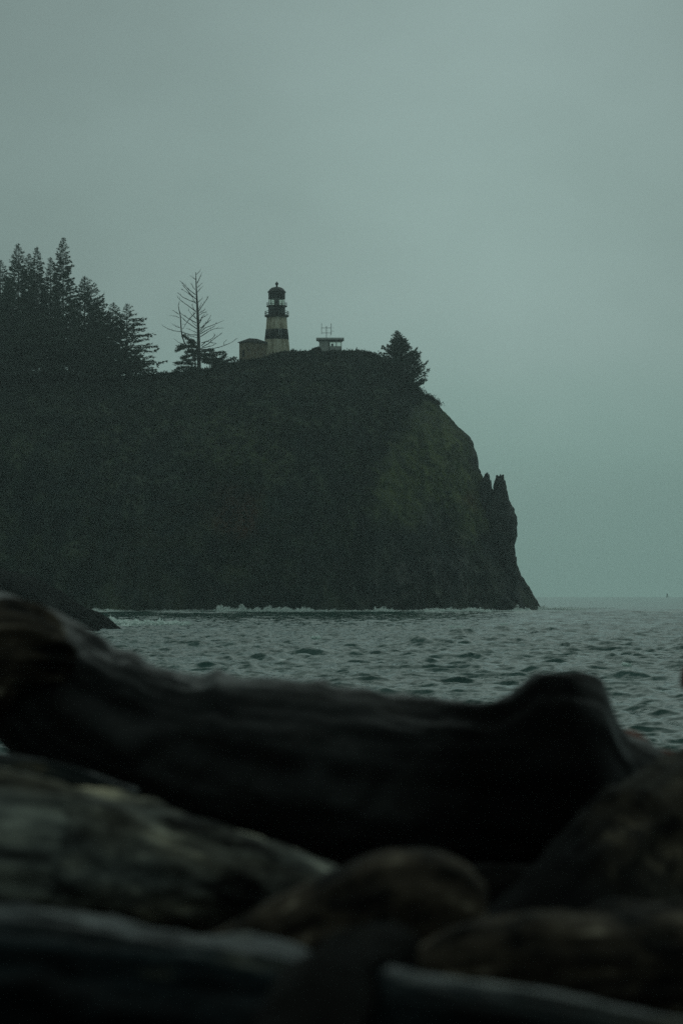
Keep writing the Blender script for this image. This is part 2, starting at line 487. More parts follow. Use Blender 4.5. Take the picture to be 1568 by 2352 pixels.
RZ[-1] = -3
NT = 190
TF = 150          # rows of the front face
S, T = np.meshgrid(np.arange(NS), np.arange(NT))
rx = RX[S]; rz = np.maximum(RZ[S], -2.9)
af = np.clip(T / TF, 0, 1) * (math.pi / 2)
tb = np.clip((T - TF) / (NT - 1 - TF), 0, 1)
u = (rx - RX.min()) / (RX.max() - RX.min())
xpx = rx / YR * F + 784
D = np.interp(xpx[0], [-700, 0, 400, 800, 1000, 1100, 1180, 1260], [30, 18, 46, 50, 40, 30, 20, 8])
D = D + 7 * vnoise(RX * .055, 0, 0, 3) * np.interp(xpx[0], [900, 1200], [1, .3])
D = D[S]
slant = np.interp(rx, [-60, 0, 25, 46], [.0, .15, .45, .6])
front = D * np.cos(af) ** 1.25
yy = YR - front
zz = -3 + (rz + 3) * np.sin(af) ** .82
xx = rx - slant * front
B = 70.0
yy = yy + B * tb
zz = np.where(T > TF, -3 + (rz + 3) * (1 - tb ** 2.2), zz)
xx = xx - np.interp(rx, [0, 46], [0, .35]) * B * tb
# relief
edge = np.clip(1 - np.sin(af) ** 14, 0.12, 1) * np.where(T > TF, .15, 1)
rockm = np.clip((xpx - 930) / 170, 0, 1) * .75 + .35 * np.clip((14 - zz) / 10, 0, 1) + .5 * np.clip(fbm(xx * .05, yy * .05, zz * .05, 4, seed=9) - .05, 0, 1)
rockm = np.clip(rockm, 0, 1)
big = fbm(xx * .045, yy * .02, zz * .022, 4, seed=21) * 13.0
ridg = (1 - np.abs(fbm(xx * .16 + .3 * zz * .05, yy * .05, zz * .05, 5, seed=31)) * 2.2) * 4.2 * (.3 + .7 * rockm)
sm = fbm(xx * .5, yy * .5, zz * .5, 4, seed=41) * (.7 + 1.0 * rockm)
disp = (big * np.clip(1 - np.sin(af) ** 4, 0, 1) + (ridg + sm) * edge) * np.where(T > TF, .2, 1)
yy = yy - disp
rim = np.clip(np.interp(xpx, [870, 1000], [.10, .8]), 0, 1)
xx = xx + np.where(rx > 15, fbm(xx * .3, yy * .1, zz * .35, 4, seed=51) * rim * .9, 0)
zz = zz + fbm(xx * .35, yy * .2, 3, 4, seed=61) * .28 * np.where(zz > 0, 1, 0)
V = np.stack([xx, yy, zz], -1).reshape(-1, 3)
ff = grid_faces(NT, NS)
head = mesh_np('headland', V, ff, np.full(len(ff), 4), M['headland'])
tag(head, 'steep dark headland dropping into the sea under the lighthouse', kind='structure')


def blob(cx, cy, r, nz=.5, seed=0):
    c = at(cx, cy, YR - 25)
    d = np.sqrt((xx - c.x) ** 2 + ((zz - c.z)) ** 2) / r
    return np.clip((1.1 - d) * 1.4 + nz * fbm(xx * .15, yy * .15, zz * .15, 4, seed=seed) * 1.6, 0, 1)


moss = np.clip(.8 * blob(930, 1125, 10, seed=5) + .8 * blob(1005, 1000, 10, seed=6) + .9 * blob(1085, 1150, 9, seed=7) + .4 * blob(560, 1050, 14, seed=4), 0, .85)
moss = np.maximum(moss, .25 * np.clip(fbm(xx * .1, yy * .1, zz * .1, 4, seed=77) * 2, 0, 1))
rust = np.clip(.75 * blob(545, 1185, 6.5, seed=8) + .3 * blob(1085, 1140, 3, seed=3), 0, .6)
for nm, arr in (('rocky', rockm), ('moss', moss), ('rust', rust)):
    a = head.data.attributes.new(nm, 'FLOAT', 'POINT')
    a.data.foreach_set('value', arr.reshape(-1).astype(np.float32))


def ridge_at(px):
    """height of the headland's crest at a picture column"""
    y = np.interp(px, [p[0] for p in ridge[:32]], [p[1] for p in ridge[:32]])
    return at(px, y, YR)


# ground cover on the headland
def leaf_tris(C, size, rng, spread=1.0, dirs=None):
    """one thin triangle leaf spray per centre"""
    n = len(C)
    a = rng.normal(size=(n, 3)) if dirs is None else dirs + rng.normal(size=(n, 3)) * spread
    a /= np.linalg.norm(a, axis=1)[:, None]
    b = np.cross(a, rng.normal(size=(n, 3))); b /= np.linalg.norm(b, axis=1)[:, None] + 1e-9
    s = size * rng.uniform(.6, 1.3, n)[:, None] if np.isscalar(size) else size[:, None] * rng.uniform(.6, 1.3, n)[:, None]
    return np.stack([C - b * s * .28, C + b * s * .28, C + a * s], 1).reshape(-1, 3)


sel = rng.random((NT, NS))
prob = np.where((zz > 5) & (rockm < .6) & (xpx < 990), .16, 0.0)
prob = np.where((np.abs(T - TF) < 12) & (zz > 20) & (rx < 22), .75, prob)
prob = np.where((xpx > 545) & (xpx < 800) & (T > TF - 6), .08, prob)
idx = np.argwhere((sel < prob) & (zz > 4) & (T < TF + 14))
base = np.stack([xx[idx[:, 0], idx[:, 1]], yy[idx[:, 0], idx[:, 1]], zz[idx[:, 0], idx[:, 1]]], -1)
tall = np.clip(fbm(base[:, 0] * .35, base[:, 1] * .35, 0, 3, seed=19) * 2.5, 0, 1.4)
C = np.repeat(base, 9, axis=0) + rng.normal(size=(len(base) * 9, 3)) * np.array([.45, .45, .14])
C[:, 2] += rng.random(len(C)) * np.repeat(tall, 9) * .7
sz = np.repeat(np.where(np.abs(idx[:, 0] - TF) < 12, .38, .7), 9)
tv = leaf_tris(C, sz, rng, .7, np.tile([0, -.1, 1.0], (len(C), 1)))
cov = mesh_np('undergrowth', tv, np.arange(len(tv)), np.full(len(tv) // 3, 3), M['cover'], smooth=False)
tag(cov, 'low scrub and tufts of grass covering the headland', kind='stuff')


# ------------------------------------------------------------------ rock pieces
def rock_from_outline(name, left, right, zs_px, Y, depth, seed, mat, foot, label, cat, group=None, sub=5, rough=.12):
    """left / right: picture columns of the outline at the rows zs_px (top to bottom)"""
    n = len(zs_px) * sub
    t = np.linspace(0, len(zs_px) - 1, n)
    l_ = np.interp(t, range(len(zs_px)), left); r_ = np.interp(t, range(len(zs_px)), right); z_ = np.interp(t, range(len(zs_px)), zs_px)
    seg = 40
    V = []
    for i in range(n):
        a = at(l_[i], z_[i], Y); c = at(r_[i], z_[i], Y)
        mx_ = (a.x + c.x) / 2; hw = max((c.x - a.x) / 2, .02)
        dd = depth * (0.15 + .85 * min(1, i / (n * .5)))
        for k in range(seg):
            th = 2 * math.pi * k / seg
            V.append((mx_ + hw * math.cos(th), Y + dd * math.sin(th), a.z))
    V = np.array(V)
    nz = fbm(V[:, 0] * .5, V[:, 1] * .5, V[:, 2] * .35, 5, seed=seed, gain=.6)
    cx = np.repeat([V[i * seg:(i + 1) * seg, 0].mean() for i in range(n)], seg)
    vx = V[:, 0] - cx; vy = V[:, 1] - Y
    V[:, 0] = cx + vx * (1 + nz * rough * 2); V[:, 1] = Y + vy * (1 + nz * .6)
    n2 = fbm(V[:, 0] * 1.6, V[:, 1] * 1.6, V[:, 2] * 1.1, 4, seed=seed + 9, gain=.7)
    V[:, 0] += n2 * .55; V[:, 1] += n2 * .8
    V[:, 2] += fbm(V[:, 0] * 1.2, V[:, 1], V[:, 2], 3, seed=seed + 5) * 1.3
    ff = grid_faces(n, seg, wrap=True)
    faces = list(ff.ravel()); sizes = [4] * len(ff)
    faces += list(range(seg)); sizes.append(seg)
    faces += list(range((n - 1) * seg, n * seg))[::-1]; sizes.append(seg)
    o = mesh_np(name, V, faces, sizes, mat, loc=(float(cx[-1]), Y, foot))
    tag(o, label, cat, group)
    return o


rock_from_outline('rock_pinnacle', [1147, 1140, 1135, 1134, 1128, 1122, 1118, 1120, 1128, 1140, 1150, 1160],
                  [1150, 1156, 1160, 1163, 1171, 1179, 1183, 1187, 1185, 1180, 1184, 1196],
                  [1094, 1097, 1108, 1128, 1160, 1170, 1201, 1215, 1236, 1250, 1290, 1330], 599, 5.0, 5, M['rock'], 5,
                  'tall blunt topped rock pinnacle standing off the cliff shoulder', 'rock', 'rock pinnacles on the cliff edge')
rock_from_outline('rock_pinnacle', [1116, 1113, 1108, 1104, 1100, 1098, 1100],
                  [1118, 1121, 1124, 1128, 1134, 1140, 1148],
                  [1084, 1092, 1100, 1112, 1140, 1180, 1220], 601, 3.0, 8, M['rock'], 15,
                  'small sharp rock spike between the cliff and the taller pinnacle', 'rock', 'rock pinnacles on the cliff edge')

# nearer dark rocky shore on the left
pts = [(-420, 1180), (-200, 1250), (-60, 1292), (0, 1308), (40, 1318), (80, 1330), (105, 1342), (140, 1362), (170, 1384), (205, 1402), (230, 1412), (250, 1424), (265, 1436), (285, 1452)]
YP = 272.0
PP = np.array([list(at(x, y, YP)) for x, y in pts])[:, [0, 2]]
nx, ny = 260, 90
sx = np.interp(np.linspace(0, len(pts) - 1, nx), range(len(pts)), PP[:, 0]); szp = np.interp(np.linspace(0, len(pts) - 1, nx), range(len(pts)), PP[:, 1])
I, J = np.meshgrid(np.arange(nx), np.arange(ny))
a = J / (ny - 1) * math.pi
hh = np.maximum(szp[I] + 1.5, .05)
dep = np.interp(I, [0, nx - 1], [26, 5])
X_ = sx[I] - .1 * dep * (1 - np.sin(a)); Y_ = YP - dep * np.cos(a); Z_ = -1.5 + hh * np.sin(a) ** .7
Y_ += fbm(X_ * .25, Y_ * .1, Z_ * .3, 5, seed=71) * 3
Z_ += fbm(X_ * .6, Y_ * .6, Z_ * .5, 5, seed=72, gain=.6) * .42 * np.clip(hh / 3, .4, 1)
V = np.stack([X_, Y_, Z_], -1).reshape(-1, 3)
ff = grid_faces(ny, nx)
rp = mesh_np('rocky_shore', V, ff, np.full(len(ff), 4), M['dark_rock'])
tag(rp, 'black rocky point running down into the water', kind='structure')

# ------------------------------------------------------------------ sea
rows = [24.0]
while rows[-1] < 2700:
    rows.append(rows[-1] + max(.07, rows[-1] * (.0015 if rows[-1] < 620 else .004)))
rows = np.array(rows)
half = np.concatenate([np.linspace(-1.2, -.18, 60)[:-1], np.linspace(-.18, .18, 420), np.linspace(.18, 1.2, 60)[1:]])
Yg, Ug = np.meshgrid(rows, half, indexing='ij')
Xg = Ug * (Yg + 10)
dr = np.maximum(.07, Yg * np.where(Yg < 620, .0015, .004))
wr_ = np.random.default_rng(5)
lam = np.exp(np.linspace(math.log(.38), math.log(20), 78))
Zg = np.zeros_like(Yg); DX = np.zeros_like(Yg); DY = np.zeros_like(Yg); JAC = np.zeros_like(Yg)
gust = .75 + .55 * vnoise(Xg * .02, Yg * .012, 0, 91)
for l_ in lam:
    k = 2 * math.pi / l_
    th = R(-100) + wr_.normal() * R(38)
    kx, ky = k * math.cos(th), k * math.sin(th)
    amp = .0125 * l_ * (1 if l_ < 1.7 else (1.7 / l_) ** 1.0) * wr_.uniform(.6, 1.4)
    fade = np.clip((l_ / dr - 2.0) / 1.5, 0, 1)
    A = amp * fade * (gust if l_ < 6 else 1)
    ph = kx * Xg + ky * Yg + wr_.uniform(0, 6.28)
    c_, s_ = np.cos(ph), np.sin(ph)
    Zg += A * c_
    DX -= 1.0 * A * math.cos(th) * s_; DY -= 1.0 * A * math.sin(th) * s_
    JAC += A * k * c_
foam = np.clip((JAC - .95) * 1.5, 0, 1) * np.clip((Zg - .10) * 5, 0, 1)
# distinct peaked chops seen in the photograph
for px, py, h, wdt in ((720, 1500, .75, 1.6), (1440, 1555, .42, .9), (965, 1475, .55, 1.4), (1050, 1452, .5, 1.6), (1155, 1445, .5, 1.5), (645, 1523, .3, 1.1), (1330, 1548, .3, .9)):
    d = EYE / ((py + 10 - 1366) / F)
    c = at(px, 1366, d)
    g = np.exp(-(((Xg - c.x) / wdt) ** 2 + ((Yg - d) / (wdt * .9)) ** 2))
    Zg += g * h
    foam = np.maximum(foam, np.exp(-(((Xg - c.x) / (wdt * .35)) ** 2 + ((Yg - d - .2) / (wdt * .5)) ** 2)) * .8)


def streak(px0, px1, py, dy, amt, seed, lift=.0):
    global foam
    d = EYE / ((py - 1366) / F)
    x0, x1 = at(px0, 1366, d).x, at(px1, 1366, d).x
    g = np.exp(-((Yg - d - 3 * vnoise(Xg * .15, 0, 0, seed)) / dy) ** 2) * np.clip((Xg - x0) / 1.5, 0, 1) * np.clip((x1 - Xg) / 1.5, 0, 1)
    foam = np.maximum(foam, g * amt)
    Zg[:] = Zg + g * lift
    return g


streak(258, 432, 1440, 3, 1.3, 1, .35)
streak(250, 330, 1442, 5, .8, 2)
streak(1246, 1335, 1402, 14, 1.05, 3)
streak(170, 300, 1408, 12, .8, 4)
streak(520, 700, 1407, 10, .7, 5)
streak(980, 1120, 1407, 10, .6, 6)
foam = np.maximum(foam, np.clip(.44 + .5 * fbm(Xg * .12, Yg * .03, 0, 4, seed=15, gain=.6), 0, .8) * np.clip((Yg - 400) / 110, 0, 1) * np.clip((650 - Yg) / 40, 0, 1))
Zg = np.where(Yg > 1200, Zg * .6, Zg)
V = np.stack([Xg + DX, Yg + DY, Zg], -1).reshape(-1, 3)
ff = grid_faces(len(rows), len(half))
sea = mesh_np('sea', V, ff, np.full(len(ff), 4), M['water'])
a = sea.data.attributes.new('foam', 'FLOAT', 'POINT')
a.data.foreach_set('value', foam.reshape(-1).astype(np.float32))
tag(sea, 'choppy grey green sea running out to the horizon', kind='structure')

# surf breaking along the foot of the cliff: ragged clumps of foam and spray
pk = [(205, 235, 1.6, 560), (250, 300, .9, 556), (440, 500, 1.6, 558), (515, 600, 3.4, 556), (585, 640, 2.6, 557), (630, 690, 1.8, 556), (700, 745, 1.4, 557), (860, 900, 2.6, 557),
      (985, 1060, 1.9, 560), (1060, 1105, 2.8, 562), (1175, 1215, 3.2, 576), (1244, 1262, 1.5, 598), (790, 815, 1.2, 556), (340, 400, 1.1, 556)]
cs = []
for x0, x1, h, y in pk:
    n = int((x1 - x0) * 26)
    t = rng.random(n)
    px = x0 + (x1 - x0) * t
    env = np.sin(math.pi * t) ** .4 * np.clip(.35 + 1.1 * fbm(px * .13, h, 0, 4, seed=7, gain=.7), .08, 1.3)
    zz_ = rng.random(n) ** 2.2 * h * .55 * env
    yv = y - 7 + rng.normal(size=n) * 2.2
    cs.append(np.stack([(px - 784) / F * yv + zz_ * .25, yv, zz_ - .1], -1))
def line_foam(px0, px1, d, n, h, z0=0.0, sd_=1.0, pw=.5):
    t = rng.random(n) ** 1.2
    px = px0 + (px1 - px0) * t
    env = (1 - t) ** pw * np.clip(.55 + .9 * fbm(px * .09, d, 0, 4, seed=17, gain=.7), .12, 1.4)
    return np.stack([(px - 784) / F * d, d + rng.normal(size=n) * sd_, z0 + rng.random(n) ** 1.3 * h * env], -1)
cs.append(line_foam(256, 436, 308, 3200, .85, .15))
cs.append(line_foam(246, 330, 300, 400, .3, 0))
cs.append(line_foam(1238, 1345, 590, 2400, 1.1, 0, 3, .7))
cs.append(line_foam(1300, 1420, 640, 500, .5, 0, 6, .5))
cs.append(line_foam(175, 330, 545, 900, .8, 0, 3, .3))
cs.append(line_foam(330, 1240, 546, 5000, .5, 0, 3, .05))
cs.append(line_foam(500, 720, 536, 4600, 1.5, 0, 3, .2))
cs.append(line_foam(860, 905, 538, 700, 1.2, 0, 3, .6))
cs.append(line_foam(975, 1125, 538, 2000, 1.0, 0, 3, .2))
cs.append(line_foam(715, 735, 178, 500, .22, .75, .25, .1))
cs.append(line_foam(1428, 1446, 124, 260, .12, .42, .2, .1))
cs.append(line_foam(1147, 1166, 278, 260, .25, .5, .3, .1))
cs.append(line_foam(1030, 1062, 262, 260, .2, .4, .3, .1))
csz = np.concatenate([np.full(len(c), .13 if c[:, 1].mean() < 290 else .38) for c in cs])
cs = np.concatenate(cs)
tv = leaf_tris(cs, csz, rng)
surf = mesh_np('surf_foam', tv, np.arange(len(tv)), np.full(len(tv) // 3, 3), M['foam'], smooth=False)
tag(surf, 'white surf and spray breaking along the foot of the cliff', kind='stuff')

# ------------------------------------------------------------------ beach under the driftwood
bx = np.linspace(-60, 60, 260); bxs = np.sign(bx) * (np.abs(bx) / 60) ** 2 * 60
by = np.concatenate([np.linspace(-12, 2, 20)[:-1], np.linspace(2, 14, 160)[:-1], np.linspace(14, 60, 90)])
BY, BX = np.meshgrid(by, bxs, indexing='ij')
BZ = np.interp(BY, [-12, 0, 4, 8, 11, 18, 30, 60], [4.0, 2.95, 2.8, 2.72, 2.45, 1.4, -.1, -5]) + .10 * fbm(BX * .9, BY * .9, 0, 4, seed=81) + .03 * fbm(BX * 6, BY * 6, 0, 3, seed=82)
V = np.stack([BX, BY, BZ], -1).reshape(-1, 3)
ff = grid_faces(len(by), len(bxs))
bch = mesh_np('beach', V, ff, np.full(len(ff), 4), M['sand'])
tag(bch, 'dark wet sand of the beach', kind='structure')


# ------------------------------------------------------------------ driftwood
def log_mesh(name, secs, mat, seed, parent=None, seg=88, sub=26, lump=.07, grain=.02, flat=1.0, round0=True, round1=True, loc=None, crest=None, sq=1.0):
    """secs: (centre point, radius across, radius up) along the log"""
    n0 = len(secs)
    t = np.linspace(0, n0 - 1, (n0 - 1) * sub + 1)

    def cub(arr):
        arr = np.array(arr, float)
        i = np.clip(np.floor(t).astype(int), 0, n0 - 2); f = (t - i)[:, None] if arr.ndim > 1 else t - i
        p0 = arr[np.maximum(i - 1, 0)]; p1 = arr[i]; p2 = arr[i + 1]; p3 = arr[np.minimum(i + 2, n0 - 1)]
        return .5 * (2 * p1 + (p2 - p0) * f + (2 * p0 - 5 * p1 + 4 * p2 - p3) * f ** 2 + (3 * p1 - p0 - 3 * p2 + p3) * f ** 3)
    Cn = cub([list(s[0]) for s in secs]); ra = cub([s[1] for s in secs]); rb = cub([s[2] for s in secs])
    # rounded ends
    def ext(C0, C1, r0, rows_=7):
        d = C0 - C1; d /= np.linalg.norm(d)
        o = []
        for k in range(1, rows_):
            q = k / (rows_ - 1)
            o.append((C0 + d * r0 * .45 * math.sin(q * math.pi / 2), max(.02, math.cos(q * math.pi / 2) ** .6)))
        return o
    CC = [(Cn[i], ra[i], rb[i]) for i in range(len(Cn))]
    if round0: CC = [(c, ra[0] * q, rb[0] * q) for c, q in ext(Cn[0], Cn[1], min(ra[0], rb[0]))][::-1] + CC
    if round1: CC = CC + [(c, ra[-1] * q, rb[-1] * q) for c, q in ext(Cn[-1], Cn[-2], min(ra[-1], rb[-1]))]
    pos = np.array([c[0] for c in CC]); A_ = np.array([c[1] for c in CC]); B_ = np.array([c[2] for c in CC])
    tan = np.gradient(pos, axis=0); tan /= np.linalg.norm(tan, axis=1)[:, None] + 1e-9
    up = np.array([0, 0, 1.0])
    side = np.cross(tan, up); bad = np.linalg.norm(side, axis=1) < .25
    side[bad] = np.cross(tan[bad], np.array([0, 1.0, 0]))
    side /= np.linalg.norm(side, axis=1)[:, None]
    upv = np.cross(side, tan)
    n = len(pos); th = np.linspace(0, 2 * math.pi, seg, endpoint=False)
    arc = np.concatenate([[0], np.cumsum(np.linalg.norm(np.diff(pos, axis=0), axis=1))])
    U, TH = np.meshgrid(arc, th, indexing='ij')
    cx_, sx_ = np.cos(TH), np.sin(TH)
    rmean_ = float(np.mean(A_))
    sqx, sqz = np.sign(cx_) * np.abs(cx_) ** sq, np.sign(sx_) * np.abs(sx_) ** sq
    rr_ = 1 + lump * 2.2 * fbm(U * 1.6, cx_ * 1.1 + 4, sx_ * 1.1, 4, seed=seed) + grain * 2 * fbm(U * 2.2, cx_ * 6, sx_ * 6, 4, seed=seed + 3, gain=.6) - grain * 2.2 * np.clip(fbm(U * 1.1, cx_ * 4 + 9, sx_ * 4, 3, seed=seed + 8) - .05, 0, 1)
    Vv = pos[:, None, :] + side[:, None, :] * (A_[:, None] * sqx * rr_)[..., None] + upv[:, None, :] * (B_[:, None] * sqz * rr_)[..., None]
    kn_ = fbm(U * 6, cx_ * rmean_ * 9, sx_ * rmean_ * 9, 4, seed=seed + 12, gain=.6) * .022 + np.clip(fbm(U * 3.3, cx_ * 2, sx_ * 2, 3, seed=seed + 14) - .28, 0, 1) * .07
    out_ = side[:, None, :] * cx_[..., None] + upv[:, None, :] * sx_[..., None]
    Vv = Vv + out_ * (kn_ * np.minimum(1, A_ / rmean_)[:, None] * min(1, rmean_ / .12))[..., None]
    if crest:
        Vv[..., 2] += np.interp(Vv[..., 0], [q_[0] for q_ in crest], [q_[1] for q_ in crest]) * np.clip(sx_, 0, 1) ** .8
    V = Vv.reshape(-1, 3)
    ff = grid_faces(n, seg, wrap=True)
    faces = list(ff.ravel()); sizes = [4] * len(ff)
    faces += list(range(seg))[::-1]; sizes.append(seg)
    faces += list(range((n - 1) * seg, n * seg)); sizes.append(seg)
    o = mesh_np(name, V, faces, sizes, mat, parent, loc=loc)
    uvl = o.data.uv_layers.new(name='grain')
    vi = np.zeros(len(o.data.loops), dtype=np.int32); o.data.loops.foreach_get('vertex_index', vi)
    rmean = float(np.mean(A_))
    tu = arc[vi // seg]; tvv = (vi % seg) / seg * 2 * math.pi * rmean
    # the wrap seam: keep v continuous on the last column
    uvs = np.stack([tu, np.abs(tvv - math.pi * rmean)], -1).astype(np.float32)
    uvl.data.foreach_set('uv', uvs.ravel())
    return o


def sec(px, top, bot, Y, ex=1.0):
    c = at(px, (top + bot) / 2, Y); r = (bot - top) / 2 * pxm(Y)
    return (c, r * ex, r)


def log_thing(label, secs, mat, seed, stubs=(), group='driftwood logs piled on the beach', **kw):
    c = secs[len(secs) // 2][0]
    loc = (c.x, c.y, 2.75)
    e = empty('driftwood_log', loc)
    tag(e, label, 'driftwood', group)
    log_mesh('log_body', secs, mat, seed, parent=e, loc=loc, **kw)
    for i, (ssec, smat, kw2) in enumerate(stubs):
        log_mesh('branch_stub', ssec, smat, seed + 40 + i, parent=e, loc=loc, **kw2)
    return e


Y1 = 7.6
main = [sec(-420, 1330, 1480, 8.0), sec(-150, 1340, 1560, 7.8), sec(0, 1374, 1648, Y1), sec(130, 1432, 1758, Y1), sec(260, 1502, 1836, Y1), sec(430, 1550, 1900, Y1), sec(600, 1560, 1955, Y1),
        sec(750, 1580, 1990, Y1), sec(900, 1602, 2010, Y1), sec(1050, 1614, 2020, Y1), sec(1180, 1630, 2030, Y1), sec(1300, 1650, 2040, Y1), sec(1400, 1690, 2050, Y1), sec(1490, 1746, 2060, Y1), sec(1600, 1800, 2080, Y1 + .1)]
knob = [(at(1222, 1900, Y1 - .06), 300 * pxm(Y1), 200 * pxm(Y1)), (at(1222, 1780, Y1 - .06), 255 * pxm(Y1), 200 * pxm(Y1)), (at(1232, 1700, Y1 - .06), 196 * pxm(Y1), 190 * pxm(Y1)), (at(1252, 1648, Y1 - .05), 146 * pxm(Y1), 150 * pxm(Y1)), (at(1272, 1610, Y1 - .04), 108 * pxm(Y1), 115 * pxm(Y1))]
hump = [(at(-60, 1530, Y1 - .22), 120 * pxm(Y1), 120 * pxm(Y1)), (at(20, 1500, Y1 - .22), 115 * pxm(Y1), 110 * pxm(Y1)), (at(90, 1510, Y1 - .2), 80 * pxm(Y1), 80 * pxm(Y1)), (at(130, 1530, Y1 - .16), 50 * pxm(Y1), 50 * pxm(Y1))]
spike = [(at(754, 1630, Y1), .045, .04), (at(748, 1592, Y1), .028, .025), (at(742, 1562, Y1), .008, .008)]
crest = [((px - 784) / F * Y1, e_ * pxm(Y1)) for px, e_ in ((270, 0), (300, 14), (322, 14), (340, 2), (360, 0), (470, 0), (488, 9), (502, 17), (515, 9), (545, 0), (700, 0), (735, 8), (760, 0), (850, 7), (900, 0), (1090, 0), (1130, 10), (1165, 27), (1190, 50), (1212, 72), (1232, 87), (1252, 92), (1275, 94), (1300, 97), (1325, 99), (1345, 98), (1362, 95), (1378, 88), (1390, 68), (1402, 40), (1415, 14), (1435, 0))]
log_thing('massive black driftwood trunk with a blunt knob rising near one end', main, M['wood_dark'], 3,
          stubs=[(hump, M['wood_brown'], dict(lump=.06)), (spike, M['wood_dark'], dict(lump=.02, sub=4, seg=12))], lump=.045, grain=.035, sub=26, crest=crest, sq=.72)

Y2 = 5.8
log_thing('silvery grey mottled driftwood log slanting down below the big black trunk',
          [sec(-500, 1640, 1990, 6.2), sec(-250, 1700, 2050, 6.0), sec(0, 1764, 2105, Y2), sec(150, 1812, 2120, Y2), sec(300, 1846, 2130, Y2), sec(450, 1890, 2140, Y2), sec(600, 1936, 2150, Y2), sec(710, 1972, 2160, Y2), sec(800, 2010, 2165, Y2)], M['wood_grey'], 13, lump=.035, grain=.035)
log_thing('thin dark log lying just behind the silvery grey log',
          [sec(-350, 1712, 1810, 6.9), sec(-100, 1718, 1820, 6.9), sec(60, 1738, 1830, 6.9), sec(160, 1766, 1850, 6.9), sec(300, 1810, 1890, 6.9)], M['wood_blue'], 17, lump=.04)
Y3 = 4.3
log_thing('dark log with a cold blue sheen along its smooth upper edge',
          [sec(-500, 2040, 2420, 4.6), sec(-200, 2066, 2430, 4.4), sec(0, 2090, 2440, Y3), sec(200, 2120, 2450, Y3), sec(400, 2148, 2460, Y3), sec(560, 2168, 2470, Y3), sec(650, 2190, 2475, Y3), sec(720, 2260, 2480, Y3)], M['wood_blue'], 23, lump=.06, grain=.04, sq=.75)
log_thing('brown arched driftwood limb with a rounded knuckle end',
          [sec(380, 2190, 2330, 5.0), sec(560, 2120, 2300, 5.0), sec(700, 2045, 2265, 5.0), sec(820, 1990, 2240, 5.0), sec(930, 1962, 2220, 5.0), sec(1020, 1975, 2210, 5.0), sec(1075, 2015, 2190, 5.0)], M['wood_brown'], 29, lump=.05)
log_thing('dark stubby log standing between the two blue rimmed logs',
          [(at(900, 2190, 4.1), .045, .045), (at(840, 2225, 4.0), .058, .055), (at(770, 2275, 3.85), .064, .06), (at(720, 2350, 3.7), .07, .065), (at(690, 2470, 3.6), .075, .07)], M['wood_black'], 43, lump=.08)
log_thing('long low log with a pale blue rim in front of the brown limb',
          [sec(800, 2260, 2400, 3.9), sec(870, 2234, 2440, 3.9), sec(1000, 2246, 2470, 3.9), sec(1150, 2264, 2480, 3.9), sec(1300, 2286, 2490, 3.9), sec(1500, 2330, 2500, 3.9), sec(1800, 2370, 2520, 3.9)], M['wood_blue'], 37, lump=.06, grain=.04, sq=.75)
log_thing('splintered brown log with pale torn streaks beside the blue rimmed log',
          [sec(960, 2190, 2300, 4.6), sec(1060, 2130, 2320, 4.6), sec(1180, 2100, 2330, 4.6), sec(1340, 2105, 2330, 4.6), sec(1500, 2090, 2330, 4.7), sec(1700, 2080, 2340, 4.8), sec(1950, 2090, 2350, 4.9)], M['wood_brown'], 47, lump=.05, grain=.04)
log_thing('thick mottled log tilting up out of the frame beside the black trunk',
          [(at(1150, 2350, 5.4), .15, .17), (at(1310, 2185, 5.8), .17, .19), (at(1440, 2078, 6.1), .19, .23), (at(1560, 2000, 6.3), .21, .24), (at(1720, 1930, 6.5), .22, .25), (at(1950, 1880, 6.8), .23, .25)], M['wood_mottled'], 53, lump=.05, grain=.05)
log_thing('reddish brown torn piece of wood behind the knobbed trunk',
          [(at(1370, 1690, 8.4), .05, .03), (at(1420, 1700, 8.4), .07, .04), (at(1455, 1718, 8.4), .07, .05), (at(1490, 1748, 8.4), .06, .045), (at(1530, 1748, 8.4), .05, .035), (at(1680, 1760, 8.4), .05, .03)], M['wood_red'], 59, lump=.08, sub=10, seg=32)
log_thing('dark rounded wood end poking in at the picture edge above the sea',
          [(at(1577, 1556, 7.4), .034, .036), (at(1610, 1562, 7.38), .042, .042), (at(1700, 1590, 7.3), .05, .05), (at(1900, 1760, 7.2), .06, .06), (at(2150, 2050, 7.1), .07, .07)], M['wood_red'], 61, lump=.06, sub=10, seg=32)
log_thing('buried black log lying between the grey log and the blue sheened one',
          [sec(-400, 2080, 2240, 5.2), sec(0, 2110, 2260, 5.2), sec(300, 2140, 2290, 5.2), sec(620, 2170, 2310, 5.2)], M['wood_dark'], 71, lump=.05)

log_thing('low black filler log added to darken the gap under the knobbed trunk',  # added filler, near black, so no bright sea shows through the gap
          [sec(900, 2020, 2160, 6.6), sec(1100, 1990, 2160, 6.6), sec(1300, 1990, 2170, 6.7), sec(1600, 2000, 2180, 6.8)], M['wood_black'], 67, lump=.05)

# splinters and bark scraps between the logs
ch = []
bmc = bmesh.new()
for i in range(240):
    y = random.uniform(3.6, 9.5); x = random.uniform(-.16, .16) * y * 1.1
    z = float(np.interp(y, [0, 4, 8, 11], [2.95, 2.8, 2.72, 2.45])) + .05
    a = random.uniform(-.6, .6); l_ = random.uniform(.05, .22)
    d = Vector((math.cos(a), math.sin(a), random.uniform(-.2, .2))) * l_
    p = Vector((x, y, z))
    r = random.uniform(.006, .018)
    tube(bmc, [p - d, p + Vector((0, 0, r * .5)), p + d], [r * .4, r, r * .3], 5)
scr = bm_obj('wood_scraps', bmc, M['wood_brown'])
tag(scr, 'small scraps of bark and splintered wood between the logs', kind='stuff')


